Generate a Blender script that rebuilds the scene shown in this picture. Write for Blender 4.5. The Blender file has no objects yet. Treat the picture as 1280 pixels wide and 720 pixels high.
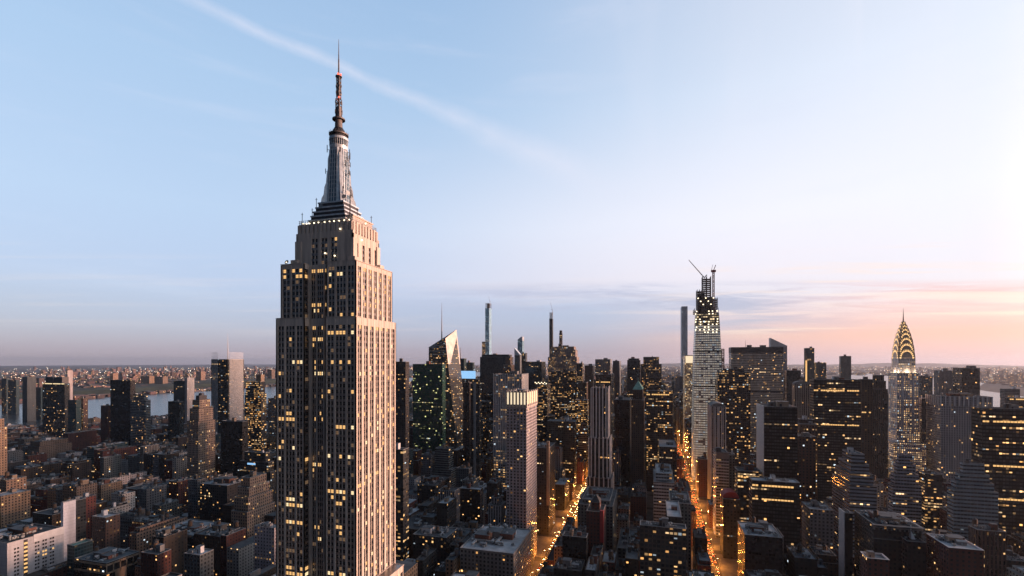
import bpy, math, random
import numpy as np
from mathutils import Vector
R = math.radians
random.seed(7)
rnd = random.random

# ------------------------------------------------------------------ camera
FPX, HZ, VTH, EYE = 610.0, 452.0, R(16.0), 232.0      # focal length and eye level as measured (1280 px frame)
ST, CT = math.sin(VTH), math.cos(VTH)
sc = bpy.context.scene
cam_d = bpy.data.cameras.new("camera")
cam = bpy.data.objects.new("camera", cam_d)
sc.collection.objects.link(cam)
cam.location = (0, 0, EYE)
cam.rotation_euler = (R(90), 0, VTH)
cam_d.sensor_width = 36
cam_d.lens = 36 * FPX / 1280
cam_d.shift_y = (HZ - 360) / 1280
cam_d.clip_end = 200000
cam_d.clip_start = 1
sc.camera = cam
sc.render.engine = 'CYCLES'
sc.cycles.use_denoising = True
sc.cycles.max_bounces = 5
sc.cycles.diffuse_bounces = 2
sc.cycles.glossy_bounces = 2
sc.cycles.volume_bounces = 0
sc.cycles.sample_clamp_indirect = 2.0
sc.cycles.sample_clamp_direct = 0.0
sc.view_settings.view_transform = 'Standard'
sc.view_settings.look = 'None'
sc.view_settings.exposure = 0.6
sc.view_settings.gamma = 1.0

# ------------------------------------------------------------------ sun and sky
SUN_AZ, SUN_EL = 76.0, 4.5                             # degrees east of the avenues' direction
def direction(az, el):
    a, e = R(az), R(el)
    return Vector((math.sin(a) * math.cos(e), math.cos(a) * math.cos(e), math.sin(e)))
sun_d = bpy.data.lights.new("sun", 'SUN')
sun_d.energy = 5.0
sun_d.angle = R(14)
sun_d.color = (1.0, 0.54, 0.37)
sun = bpy.data.objects.new("sun", sun_d)
sc.collection.objects.link(sun)
sun.location = (3000, 1500, 1500)
sun.rotation_euler = (-direction(SUN_AZ, SUN_EL)).to_track_quat('-Z', 'Y').to_euler()

class NT:
    """small helper for writing node trees"""
    def __init__(s, tree): s.t = tree; s.n = tree.nodes; s.l = tree.links
    def put(s, sock, v):
        if v is None: return
        if hasattr(v, 'is_output') or hasattr(v, 'links'): s.l.new(v, sock)
        else: sock.default_value = v
    def m(s, op, a, b=None, c=None, clamp=False):
        n = s.n.new('ShaderNodeMath'); n.operation = op; n.use_clamp = clamp
        s.put(n.inputs[0], a); s.put(n.inputs[1], b); s.put(n.inputs[2], c)
        return n.outputs[0]
    def vm(s, op, a, b=None):
        n = s.n.new('ShaderNodeVectorMath'); n.operation = op
        s.put(n.inputs[0], a); s.put(n.inputs[1], b)
        return n.outputs['Value'] if op in ('DOT_PRODUCT', 'LENGTH') else n.outputs[0]
    def mix(s, f, a, b, mode='MIX'):
        n = s.n.new('ShaderNodeMix'); n.data_type = 'RGBA'; n.blend_type = mode
        s.put(n.inputs[0], f); s.put(n.inputs[6], a); s.put(n.inputs[7], b)
        return n.outputs[2]
    def mixf(s, f, a, b):
        n = s.n.new('ShaderNodeMix'); n.data_type = 'FLOAT'
        s.put(n.inputs[0], f); s.put(n.inputs[2], a); s.put(n.inputs[3], b)
        return n.outputs[0]
    def ss(s, v, lo, hi, a=0.0, b=1.0):
        n = s.n.new('ShaderNodeMapRange'); n.interpolation_type = 'SMOOTHSTEP'
        s.put(n.inputs[0], v)
        for i, q in enumerate((lo, hi, a, b)): n.inputs[i + 1].default_value = q
        return n.outputs[0]
    def ramp(s, f, stops):
        n = s.n.new('ShaderNodeValToRGB'); s.put(n.inputs[0], f)
        e = n.color_ramp.elements
        while len(e) < len(stops): e.new(0.5)
        for q, (p, c) in zip(e, stops): q.position = p; q.color = (*c, 1)
        return n.outputs[0]
    def comb(s, x, y, z):
        n = s.n.new('ShaderNodeCombineXYZ')
        s.put(n.inputs[0], x); s.put(n.inputs[1], y); s.put(n.inputs[2], z)
        return n.outputs[0]
    def sep(s, v):
        n = s.n.new('ShaderNodeSeparateXYZ'); s.put(n.inputs[0], v)
        return n.outputs[0], n.outputs[1], n.outputs[2]
    def noise(s, v, scale, detail=3, rough=0.5, dist=0.0):
        n = s.n.new('ShaderNodeTexNoise'); s.put(n.inputs['Vector'], v)
        n.inputs['Scale'].default_value = scale; n.inputs['Detail'].default_value = detail
        n.inputs['Roughness'].default_value = rough; n.inputs['Distortion'].default_value = dist
        return n.outputs[0]
    def white(s, v):
        n = s.n.new('ShaderNodeTexWhiteNoise'); n.noise_dimensions = '3D'
        s.put(n.inputs['Vector'], v)
        return n.outputs[0], n.outputs[1]

def lin(r, g, b):
    f = lambda c: (c / 255 / 12.92) if c <= 10 else ((c / 255 + 0.055) / 1.055) ** 2.4
    return (f(r), f(g), f(b))

world = bpy.data.worlds.new("World")
sc.world = world
world.use_nodes = True
w = NT(world.node_tree)
for n in list(w.n): w.n.remove(n)
tc = w.n.new('ShaderNodeTexCoord')
dv = w.vm('NORMALIZE', tc.outputs['Generated'])
dx, dy, dz = w.sep(dv)
elev = w.m('ARCSINE', dz)                                  # radians
az = w.m('ARCTAN2', dx, dy)                                # radians east of north
hl = w.m('SQRT', w.m('ADD', w.m('MULTIPLY', dx, dx), w.m('ADD', w.m('MULTIPLY', dy, dy), 1e-4)))
sd = direction(64.0, 0)                                 # heart of the dawn glow
toward = w.m('DIVIDE', w.m('ADD', w.m('MULTIPLY', dx, sd.x), w.m('MULTIPLY', dy, sd.y)), hl)
t01 = w.m('DIVIDE', elev, R(90), clamp=True)
d = lambda deg: deg / 90
away_c = w.ramp(t01, [(0, lin(176, 166, 180)), (d(1.2), lin(168, 163, 188)), (d(3.5), lin(172, 177, 208)), (d(8), lin(182, 194, 226)),
                      (d(15), lin(186, 205, 233)), (d(27), lin(174, 201, 232)), (d(40), lin(156, 187, 224)), (1, lin(52, 82, 130))])
tow_c = w.ramp(t01, [(0, lin(222, 196, 208)), (d(1.3), lin(238, 194, 200)), (d(2.8), lin(252, 190, 180)), (d(4.4), lin(249, 208, 208)),
                     (d(7), lin(240, 226, 236)), (d(15), lin(246, 242, 251)), (d(27), lin(240, 242, 252)), (1, lin(56, 86, 134))])
tf_lo, tf_mid, tf_hi = w.ss(toward, 0.28, 0.80), w.ss(toward, -0.40, 0.66), w.ss(toward, -0.05, 1.02)
tf = w.mixf(w.ss(elev, R(5.5), R(9.5)), tf_lo, tf_mid)
tf = w.mixf(w.ss(elev, R(13), R(30)), tf, tf_hi)
sky_c = w.mix(tf, away_c, tow_c)
# high thin cirrus veil, brighter towards the sun
cp = w.comb(w.m('MULTIPLY', az, 1.0), w.m('MULTIPLY', elev, 1.0), 0.0)
warp = w.n.new('ShaderNodeMapping'); warp.inputs['Rotation'].default_value = (0, 0, R(62)); warp.inputs['Scale'].default_value = (5.0, 0.9, 1)
w.l.new(cp, warp.inputs[0])
cir = w.ss(w.noise(warp.outputs[0], 1.6, 6, 0.55, 0.5), 0.46, 0.78)
cirm = w.m('MULTIPLY', cir, w.m('MULTIPLY', w.ss(elev, R(5), R(14)), w.ss(toward, 0.2, 0.85, 0.0, 0.45)))
sky_c = w.mix(cirm, sky_c, (*lin(243, 240, 250), 1))
wis = w.n.new('ShaderNodeMapping'); wis.inputs['Rotation'].default_value = (0, 0, R(8)); wis.inputs['Scale'].default_value = (1.0, 7.0, 1)
w.l.new(cp, wis.inputs[0])
wi = w.ss(w.noise(wis.outputs[0], 2.3, 5, 0.6, 0.3), 0.5, 0.8)
sky_c = w.mix(w.m('MULTIPLY', wi, w.m('MULTIPLY', w.ss(elev, R(2), R(10)), 0.28)), sky_c, (*lin(222, 226, 244), 1))
# long low bands of stratus near the horizon
ev = w.m('DIVIDE', dz, w.m('MAXIMUM', w.m('ADD', w.m('MULTIPLY', dx, math.sin(R(-14))), w.m('MULTIPLY', dy, math.cos(R(-14)))), 0.05))   # cloud bars that run across the avenues' direction
bp = w.comb(w.m('MULTIPLY', az, 2.2), w.m('ADD', w.m('MULTIPLY', ev, 27.0), w.m('MULTIPLY', az, 0.12)), 3.7)
bn = w.noise(bp, 1.0, 5, 0.55, 0.6)
band = w.m('MULTIPLY', w.ss(w.m('ADD', bn, w.m('MULTIPLY', w.m('SUBTRACT', w.noise(w.comb(w.m('MULTIPLY', az, 6.0), w.m('MULTIPLY', ev, 60.0), 1.3), 1.0, 5, 0.65, 0.8), 0.5), 0.55)), 0.40, 0.62), w.m('MULTIPLY', w.ss(ev, 0.045, 0.085), w.ss(ev, 0.168, 0.142)))
band = w.m('MULTIPLY', band, w.ss(az, R(-40), R(2), 0.0, 0.95))
bandcol = w.mix(w.ss(az, R(8), R(24)), (*lin(178, 178, 208), 1), (*lin(240, 188, 192), 1))
sky_c = w.mix(w.m('MULTIPLY', band, 0.98), sky_c, bandcol)
bn2 = w.noise(w.comb(w.m('MULTIPLY', az, 3.0), w.m('MULTIPLY', ev, 55.0), 9.1), 1.0, 4, 0.5, 0.4)
band2 = w.m('MULTIPLY', w.ss(bn2, 0.50, 0.66), w.m('MULTIPLY', w.ss(elev, R(2), R(3.5)), w.ss(elev, R(12.0), R(8))))
sky_c = w.mix(w.m('MULTIPLY', band2, w.ss(az, R(-8), R(18), 0.10, 0.75)), sky_c, (*lin(255, 226, 214), 1))
# old contrail: a soft streak along a great circle
def raydir(px, py):
    x, y = (px - 640) / FPX, (HZ - py) / FPX
    return Vector((x * CT - ST, x * ST + CT, y)).normalized()
c0, c1 = raydir(225, -5), raydir(700, 205)
cn = c0.cross(c1).normalized()
ca = (c1 - c0 * c0.dot(c1)).normalized()
cdist = w.vm('DOT_PRODUCT', dv, tuple(cn))
calong = w.m('ARCTAN2', w.vm('DOT_PRODUCT', dv, tuple(ca)), w.vm('DOT_PRODUCT', dv, tuple(c0)))
full = math.acos(c0.dot(c1))
wob = w.noise(dv, 9.0, 4, 0.6)
cd = w.m('ABSOLUTE', w.m('ADD', cdist, w.m('MULTIPLY', w.m('SUBTRACT', wob, 0.5), 0.02)))
wid = w.m('ADD', 0.013, w.m('MULTIPLY', w.ss(calong, full * .35, full * 1.1), 0.026))
cm = w.m('SUBTRACT', 1.0, w.m('DIVIDE', cd, wid), clamp=True)
cm = w.m('MULTIPLY', cm, w.m('MULTIPLY', w.ss(calong, -0.15, 0.1), w.ss(calong, full * 1.32, full * 0.98, 0.0, 1.0)))
cm = w.m('MULTIPLY', cm, w.ss(w.noise(dv, 16.0, 4, 0.6), 0.25, 0.7, 0.55, 1.0))
sky_c = w.mix(w.m('MULTIPLY', cm, 0.5), sky_c, (*lin(232, 232, 246), 1))
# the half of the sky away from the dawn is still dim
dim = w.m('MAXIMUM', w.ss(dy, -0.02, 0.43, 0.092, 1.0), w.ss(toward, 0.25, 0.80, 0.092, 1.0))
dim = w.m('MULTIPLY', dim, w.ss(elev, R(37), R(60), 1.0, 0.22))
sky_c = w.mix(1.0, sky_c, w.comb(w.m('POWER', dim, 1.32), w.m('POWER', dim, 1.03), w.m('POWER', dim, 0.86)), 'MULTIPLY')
glow = w.m('MULTIPLY', w.ss(toward, 0.80, 1.0), w.ss(elev, R(40), R(2)))      # the brightest part of the dawn, out of frame to the right
gl3 = w.comb(w.m('ADD', 1.0, w.m('MULTIPLY', glow, 1.6)), w.m('ADD', 1.0, w.m('MULTIPLY', glow, 1.1)), w.m('ADD', 1.0, w.m('MULTIPLY', glow, 0.9)))
sky_c = w.mix(1.0, sky_c, gl3, 'MULTIPLY')
below = w.ss(dz, -0.02, -0.004)
sky_c = w.mix(below, (0.03, 0.03, 0.04, 1), sky_c)
bg = w.n.new('ShaderNodeBackground'); w.l.new(sky_c, bg.inputs[0]); bg.inputs[1].default_value = 0.62
nis = w.n.new('ShaderNodeTexSky'); nis.sky_type = 'NISHITA'; nis.sun_disc = False
nis.sun_elevation = R(SUN_EL); nis.sun_rotation = R(SUN_AZ)
nis.air_density = 1.0; nis.dust_density = 1.0; nis.ozone_density = 2.0
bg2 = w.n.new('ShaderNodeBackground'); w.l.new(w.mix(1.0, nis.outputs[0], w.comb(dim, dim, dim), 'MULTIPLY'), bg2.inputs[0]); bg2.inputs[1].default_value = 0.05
ad = w.n.new('ShaderNodeAddShader'); w.l.new(bg.outputs[0], ad.inputs[0]); w.l.new(bg2.outputs[0], ad.inputs[1])
wo = w.n.new('ShaderNodeOutputWorld'); w.l.new(ad.outputs[0], wo.inputs[0])
world.cycles.sampling_method = 'MANUAL'; world.cycles.sample_map_resolution = 512

# ------------------------------------------------------------------ materials
def principled(name):
    m = bpy.data.materials.new(name); m.use_nodes = True
    t = NT(m.node_tree)
    b = t.n['Principled BSDF']
    return m, t, b

def plain(name, col, rough=0.8, metal=0.0, var=0.25, scale=0.15, emit=None, es=0.0, streak=False):
    m, t, b = principled(name)
    g = t.n.new('ShaderNodeNewGeometry')
    pos = g.outputs['Position']
    if streak:
        mp = t.n.new('ShaderNodeMapping'); mp.inputs['Scale'].default_value = (1, 1, .07); t.l.new(pos, mp.inputs[0]); pos = mp.outputs[0]
    nz = t.noise(pos, scale, 5, 0.65)
    f = t.ss(nz, 0.3, 0.7, 1 - var, 1 + var)
    c = t.mix(1.0, (*col, 1), t.comb(f, f, f), 'MULTIPLY')
    t.l.new(c, b.inputs['Base Color'])
    b.inputs['Roughness'].default_value = rough
    b.inputs['Metallic'].default_value = metal
    if emit:
        b.inputs['Emission Color'].default_value = (*emit, 1)
        b.inputs['Emission Strength'].default_value = es * 0.68
        m.cycles.emission_sampling = 'NONE'
    return m

grp = bpy.data.node_groups.new("facade", 'ShaderNodeTree')
def gin(n, kind, v):
    s = grp.interface.new_socket(name=n, in_out='INPUT', socket_type=kind); s.default_value = v
for n, v in (("Wall", (0.2, 0.2, 0.2, 1)), ("Glass", (0.02, 0.025, 0.03, 1)), ("Lit", (1, 0.6, 0.25, 1))): gin(n, 'NodeSocketColor', v)
for n, v in (("WW", 0.5), ("WH", 0.5), ("P", 0.08), ("PRow", 0.04), ("Strength", 1.5), ("Rough", 0.12), ("Tint", 0.3), ("Even", 0.0)): gin(n, 'NodeSocketFloat', v)
grp.interface.new_socket(name="Shader", in_out='OUTPUT', socket_type='NodeSocketShader')
g = NT(grp)
gi = g.n.new('NodeGroupInput').outputs; go = g.n.new('NodeGroupOutput')
uvn = g.n.new('ShaderNodeUVMap')
U, V, _ = g.sep(uvn.outputs[0])
k = g.m('FLOOR', g.m('DIVIDE', U, 1000.0))
iu, iv = g.m('FLOOR', U), g.m('FLOOR', V)
fu, fv = g.m('SUBTRACT', U, iu), g.m('SUBTRACT', V, iv)
mu = g.m('LESS_THAN', g.m('ABSOLUTE', g.m('MULTIPLY', g.m('SUBTRACT', fu, 0.5), 2.0)), gi['WW'])
mv = g.m('LESS_THAN', g.m('ABSOLUTE', g.m('MULTIPLY', g.m('SUBTRACT', fv, 0.48), 2.0)), gi['WH'])
mask = g.m('MULTIPLY', mu, mv)
n4, _ = g.white(g.comb(g.m('FLOOR', g.m('DIVIDE', iu, 4.0)), g.m('FLOOR', g.m('DIVIDE', iv, 3.0)), 11.5))
clus = g.m('ADD', 0.25, g.m('MULTIPLY', g.m('MULTIPLY', n4, n4), 2.2))
litH = g.m('ADD', 0.26, g.m('MULTIPLY', g.white(g.comb(iu, iv, 4.5))[0], 0.34))
litmask = g.m('MULTIPLY', g.m('MULTIPLY', mask, g.m('LESS_THAN', g.m('ABSOLUTE', g.m('MULTIPLY', g.m('SUBTRACT', fv, 0.50), 2.0)), litH)),
              g.m('LESS_THAN', g.m('ABSOLUTE', g.m('MULTIPLY', g.m('SUBTRACT', fu, 0.5), 2.0)), 0.86))
n1, nc1 = g.white(g.comb(iu, iv, 0.5))
n2, nc2 = g.white(g.comb(g.m('FLOOR', g.m('DIVIDE', iu, 8.0)), iv, 7.5))
n3, nc3 = g.white(g.comb(k, 3.0, 1.5))
thr = g.m('MULTIPLY', g.m('MULTIPLY', gi['P'], g.m('MULTIPLY', 1.45, g.mixf(gi['Even'], clus, 1.0))), g.mixf(gi['Even'], g.m('ADD', 0.15, g.m('MULTIPLY', n3, 1.7)), 0.9))
row = g.m('LESS_THAN', n2, g.m('MULTIPLY', gi['PRow'], g.m('ADD', 0.3, g.m('MULTIPLY', n3, 1.4))))
thr = g.m('ADD', thr, g.m('MULTIPLY', row, 0.74))
lit = g.m('LESS_THAN', n1, thr)
nr, ng, nb = g.sep(nc1)
lc = g.mix(g.m('MULTIPLY', ng, 0.5), gi['Lit'], (1.0, 0.76, 0.40, 1))
lc = g.mix(g.m('MULTIPLY', row, 0.45), lc, g.mix(g.sep(nc2)[1], (1.0, 0.5, 0.16, 1), (1.0, 0.86, 0.58, 1)))
lc = g.mix(g.m('GREATER_THAN', ng, 0.93), lc, (0.75, 0.9, 1.0, 1))
es = g.m('MULTIPLY', g.m('MULTIPLY', g.m('MULTIPLY', lit, litmask), g.m('MULTIPLY', gi['Strength'], 0.68)), g.mixf(gi['Even'], g.m('ADD', 0.05, g.m('MULTIPLY', g.m('POWER', nb, 3.0), 1.45)), 0.6))
geo = g.n.new('ShaderNodeNewGeometry')
px_, py_, pz_ = g.sep(geo.outputs['Position'])
nzc = g.noise(g.comb(px_, py_, g.m('MULTIPLY', pz_, 0.25)), 0.12, 4, 0.65)
f1 = g.ss(nzc, 0.3, 0.72, 0.78, 1.2)
t1 = g.m('ADD', 1.0, g.m('MULTIPLY', g.m('SUBTRACT', n3, 0.5), g.m('MULTIPLY', gi['Tint'], 2.0)))
f1 = g.m('MULTIPLY', f1, t1)
hr, hg, hb = g.sep(nc3)
wall = g.mix(1.0, gi['Wall'], g.comb(g.m('MULTIPLY', f1, g.m('ADD', 0.9, g.m('MULTIPLY', hr, 0.2))), f1, g.m('MULTIPLY', f1, g.m('ADD', 0.9, g.m('MULTIPLY', hb, 0.2)))), 'MULTIPLY')
# spandrel joint line under each floor
jl = g.m('LESS_THAN', fv, 0.07)
wall = g.mix(g.m('MULTIPLY', jl, 0.3), wall, (0.02, 0.02, 0.02, 1))
gl = g.mix(nr, gi['Glass'], g.mix(0.5, gi['Glass'], (0.09, 0.095, 0.1, 1)))
gl = g.mix(g.m('GREATER_THAN', nr, 0.35), gi['Glass'], gl)
base = g.mix(mask, wall, gl)
bs = g.n.new('ShaderNodeBsdfPrincipled')
g.l.new(base, bs.inputs['Base Color'])
g.l.new(g.mixf(mask, 0.85, gi['Rough']), bs.inputs['Roughness'])
g.l.new(lc, bs.inputs['Emission Color']); g.l.new(es, bs.inputs['Emission Strength'])
g.l.new(bs.outputs[0], go.inputs[0])

def facade(name, wall, glass=(0.016, 0.02, 0.024), ww=0.45, wh=0.5, p=0.07, prow=0.03, s=1.6, rough=0.12, tint=0.3, lit=(1, 0.46, 0.13), even=0.0):
    m = bpy.data.materials.new(name); m.use_nodes = True
    t = NT(m.node_tree); t.n.remove(t.n['Principled BSDF'])
    q = t.n.new('ShaderNodeGroup'); q.node_tree = grp
    q.inputs['Wall'].default_value = (*wall, 1); q.inputs['Glass'].default_value = (*glass, 1); q.inputs['Lit'].default_value = (*lit, 1)
    for a, b in (("WW", ww), ("WH", wh), ("P", p), ("PRow", prow), ("Strength", s), ("Rough", rough), ("Tint", tint), ("Even", even)): q.inputs[a].default_value = b
    t.l.new(q.outputs[0], t.n['Material Output'].inputs[0])
    m.cycles.emission_sampling = 'NONE'
    return m

# style: (material, bay width, floor height, words for labels, category)
S = {
 'red_brick':   (facade('red_brick_facade', (0.115, 0.038, 0.03), ww=.42, wh=.5, p=.035, prow=.012), 3.4, 3.3, 'red brick'),
 'brown_brick': (facade('brown_brick_facade', (0.065, 0.042, 0.032), ww=.42, wh=.5, p=.035, prow=.012), 3.4, 3.4, 'brown brick'),
 'tan_stone':   (facade('tan_stone_facade', (0.24, 0.165, 0.12), ww=.46, wh=.55, p=.04, prow=.015), 3.4, 3.6, 'tan stone'),
 'grey_stone':  (facade('grey_stone_facade', (0.13, 0.14, 0.145), ww=.5, wh=.55, p=.035, prow=.012), 3.6, 3.6, 'grey stone'),
 'dark_stone':  (facade('dark_stone_facade', (0.028, 0.028, 0.028), ww=.5, wh=.55, p=.035, prow=.012), 3.5, 3.6, 'dark stone'),
 'white_brick': (facade('white_brick_facade', (0.40, 0.385, 0.38), ww=.42, wh=.45, p=.04, prow=.01, tint=.12), 3.6, 3.3, 'white brick'),
 'dark_glass':  (facade('dark_glass_facade', (0.02, 0.025, 0.028), (0.010, 0.017, 0.02), .9, .72, .018, .02, tint=.2), 2.6, 3.8, 'dark glass'),
 'teal_glass':  (facade('teal_glass_facade', (0.04, 0.075, 0.085), (0.015, 0.04, 0.048), .88, .7, .03, .02, tint=.25), 2.8, 3.6, 'teal glass'),
 'black_tower': (facade('black_facade', (0.012, 0.012, 0.013), (0.008, 0.008, 0.009), .8, .6, .006, .006, rough=.25, tint=.1), 2.8, 3.9, 'black'),
 'grey_ribbon': (facade('grey_ribbon_facade', (0.20, 0.21, 0.215), (0.012, 0.018, 0.022), 1.0, .5, .05, .035, tint=.2), 3.0, 3.8, 'grey banded'),
 'white_ribbon':(facade('white_ribbon_facade', (0.38, 0.41, 0.44), (0.02, 0.026, 0.03), .93, .46, .04, .03, tint=.1), 3.0, 3.9, 'white banded'),
 'brown_stripe':(facade('brown_stripe_facade', (0.11, 0.075, 0.058), (0.015, 0.014, 0.013), .45, .9, .06, .03, tint=.2), 2.6, 3.7, 'brown ribbed'),
 'grey_stripe': (facade('grey_stripe_facade', (0.24, 0.24, 0.24), (0.014, 0.016, 0.018), .5, .92, .05, .02, tint=.15), 2.8, 3.7, 'grey ribbed'),
}
LOFT = ['red_brick', 'brown_brick', 'brown_brick', 'tan_stone', 'grey_stone', 'dark_stone', 'dark_stone', 'white_brick', 'red_brick']
TOWER = ['dark_glass', 'teal_glass', 'black_tower', 'grey_ribbon', 'brown_stripe', 'grey_stripe', 'dark_stone', 'dark_glass']
M = {
 'tar': plain('roof_tar', (0.045, 0.05, 0.055), .85, var=.45, scale=.12),
 'gravel': plain('roof_gravel', (0.09, 0.11, 0.125), .9, var=.35, scale=.1),
 'white_roof': plain('white_roof_membrane', (0.34, 0.38, 0.41), .8, var=.25, scale=.1),
 'coping': plain('coping_stone', (0.26, 0.265, 0.265), .8, var=.2),
 'coping_dark': plain('dark_coping', (0.09, 0.085, 0.08), .8, var=.2),
 'metal': plain('grey_sheet_metal', (0.28, 0.30, 0.31), .5, .3, var=.2, scale=.5),
 'dark_metal': plain('dark_painted_metal', (0.05, 0.05, 0.055), .5, .4, var=.2, scale=.5),
 'steel': plain('bare_steel', (0.16, 0.14, 0.13), .55, .5, var=.3, scale=.3),
 'wood': plain('tank_wood', (0.13, 0.085, 0.055), .9, var=.4, scale=.8),
 'lime': plain('limestone', (0.54, 0.47, 0.41), .85, var=.22, scale=.5, streak=True),
 'spandrel': plain('spandrel_metal', (0.28, 0.245, 0.23), .3, .85, var=.15, scale=.3),
 'nickel': plain('mast_cladding', (0.60, 0.66, 0.70), .3, .25, var=.2, scale=.4),
 'glass': plain('dark_window_glass', (0.014, 0.016, 0.018), .08, var=.4, scale=.4),
 'blind': plain('window_with_blind', (0.10, 0.10, 0.095), .25, var=.4, scale=.4),
 'lit': plain('lit_window_warm', (0.2, 0.15, 0.08), .4, emit=(1.0, 0.56, 0.20), es=1.0),
 'lit2': plain('lit_window_pale', (0.2, 0.17, 0.12), .4, emit=(1.0, 0.76, 0.42), es=1.2),
 'dimlit': plain('dimly_lit_window', (0.06, 0.05, 0.04), .2, emit=(0.9, 0.55, 0.30), es=.16, var=.6, scale=.3),
 'bluelit': plain('lit_blue_screen', (0.1, 0.2, 0.3), .4, emit=(0.32, 0.62, 1.0), es=0.95),
 'crownlit': plain('floodlit_crown_window', (0.4, 0.3, 0.15), .4, emit=(1.0, 0.80, 0.54), es=.95),
 'white': plain('white_plaster', (0.62, 0.62, 0.63), .8, var=.1),
 'white_metal': plain('white_cladding', (0.55, 0.56, 0.57), .5, .1, var=.12),
 'brick': plain('plain_brick_wall', (0.16, 0.07, 0.05), .9, var=.25),
 'tanw': plain('plain_tan_wall', (0.33, 0.24, 0.17), .9, var=.2),
 'greyw': plain('plain_grey_wall', (0.19, 0.19, 0.19), .85, var=.2),
 'verdigris': plain('verdigris_copper', (0.10, 0.24, 0.20), .7, var=.25),
 'red_paint': plain('red_painted_roof', (0.35, 0.03, 0.03), .6, var=.2),
 'asphalt': plain('asphalt', (0.052, 0.05, 0.048), .75, var=.25, scale=.05),
 'paving': plain('concrete_paving', (0.16, 0.155, 0.15), .85, var=.2, scale=.1),
 'paint': plain('road_paint', (0.7, 0.7, 0.66), .7, var=.25, scale=.6),
 'red_light': plain('red_beacon', (0.5, 0.05, 0.03), .4, emit=(1.0, 0.10, 0.05), es=3.0),
 'lamp_light': plain('lamp_glass', (0.9, 0.7, 0.4), .4, emit=(1.0, 0.58, 0.22), es=50.0),
 'head_light': plain('headlight_glass', (0.9, 0.9, 0.8), .3, emit=(1.0, 0.62, 0.26), es=60.0),
 'tail_light': plain('taillight_glass', (0.6, 0.05, 0.03), .3, emit=(1.0, 0.12, 0.03), es=30.0),
 'flood': plain('work_light', (0.9, 0.9, 0.8), .3, emit=(1.0, 0.82, 0.54), es=3.0),
}

# ------------------------------------------------------------------ mesh helpers
COL = sc.collection
class MB:
    def __init__(s): s.v, s.f, s.uv, s.mi = [], [], [], []
    def quad(s, pts, uv=None, m=0):
        i = len(s.v); s.v += [tuple(p) for p in pts]
        s.f.append(tuple(range(i, i + len(pts)))); s.mi.append(m)
        s.uv += uv if uv else [(0.0, 0.0)] * len(pts)
    def box(s, x0, x1, y0, y1, z0, z1, m=0, top=True, bottom=False, bay=None, k=0, mt=None, faces='SNWE'):
        P = {'S': ((x0, y0), (x1, y0)), 'E': ((x1, y0), (x1, y1)), 'N': ((x1, y1), (x0, y1)), 'W': ((x0, y1), (x0, y0))}
        for j, q in enumerate('SENW'):
            if q not in faces: continue
            (ax, ay), (bx, by) = P[q]
            uv = None
            if bay:
                L = math.hypot(bx - ax, by - ay); nb = max(1, round(L / bay[0])); o = k * 1000 + 10 + j * 220
                nb = min(nb, 200)
                uv = [(o, z0 / bay[1]), (o + nb, z0 / bay[1]), (o + nb, z1 / bay[1]), (o, z1 / bay[1])]
            s.quad([(ax, ay, z0), (bx, by, z0), (bx, by, z1), (ax, ay, z1)], uv, m)
        if top: s.quad([(x0, y0, z1), (x1, y0, z1), (x1, y1, z1), (x0, y1, z1)], None, m if mt is None else mt)
        if bottom: s.quad([(x0, y1, z0), (x1, y1, z0), (x1, y0, z0), (x0, y0, z0)], None, m)
        return s
    def cyl(s, cx, cy, z0, z1, r0, r1=None, n=12, m=0, top=True, rot=0.0):
        r1 = r0 if r1 is None else r1
        a = [(math.cos(rot + 2 * math.pi * i / n), math.sin(rot + 2 * math.pi * i / n)) for i in range(n)]
        for i in range(n):
            c, d_ = a[i], a[(i + 1) % n]
            s.quad([(cx + c[0] * r0, cy + c[1] * r0, z0), (cx + d_[0] * r0, cy + d_[1] * r0, z0),
                    (cx + d_[0] * r1, cy + d_[1] * r1, z1), (cx + c[0] * r1, cy + c[1] * r1, z1)], None, m)
        if top and r1 > 0.01: s.quad([(cx + c[0] * r1, cy + c[1] * r1, z1) for c in a], None, m)
        return s
    def bar(s, p, q, r=0.3, m=0):
        p, q = Vector(p), Vector(q); d_ = (q - p).normalized()
        u = d_.cross(Vector((0, 0, 1)))
        if u.length < 1e-3: u = Vector((1, 0, 0))
        u = u.normalized() * r; v_ = d_.cross(u).normalized() * r
        c = [u + v_, v_ - u, -u - v_, u - v_]
        for i in range(4):
            a, b = c[i], c[(i + 1) % 4]
            s.quad([p + a, q + a, q + b, p + b], None, m)
        s.quad([p + x for x in c], None, m); s.quad([q + x for x in reversed(c)], None, m)
        return s
    def prism(s, poly, z0, z1, m=0, top=True, bay=None, k=0, mt=None):
        n = len(poly)
        for i in range(n):
            (ax, ay), (bx, by) = poly[i], poly[(i + 1) % n]
            uv = None
            if bay:
                L = math.hypot(bx - ax, by - ay); nb = max(1, round(L / bay[0])); o = k * 1000 + 10 + i * 110
                uv = [(o, z0 / bay[1]), (o + nb, z0 / bay[1]), (o + nb, z1 / bay[1]), (o, z1 / bay[1])]
            s.quad([(ax, ay, z0), (bx, by, z0), (bx, by, z1), (ax, ay, z1)], uv, m)
        if top: s.quad([(x, y, z1) for x, y in poly], None, m if mt is None else mt)
        return s
    def data(s, name, mats):
        me = bpy.data.meshes.new(name)
        me.from_pydata(s.v, [], s.f)
        u = me.uv_layers.new(name='UVMap')
        u.data.foreach_set('uv', np.array(s.uv, dtype=np.float32).ravel())
        for q in (mats if isinstance(mats, (list, tuple)) else [mats]): me.materials.append(q)
        me.polygons.foreach_set('material_index', s.mi)
        me.update()
        return me
    def build(s, name, mats, parent=None, loc=(0, 0, 0)):
        if not s.f: return None
        return link(name, s.data(name, mats), parent, loc)

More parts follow.
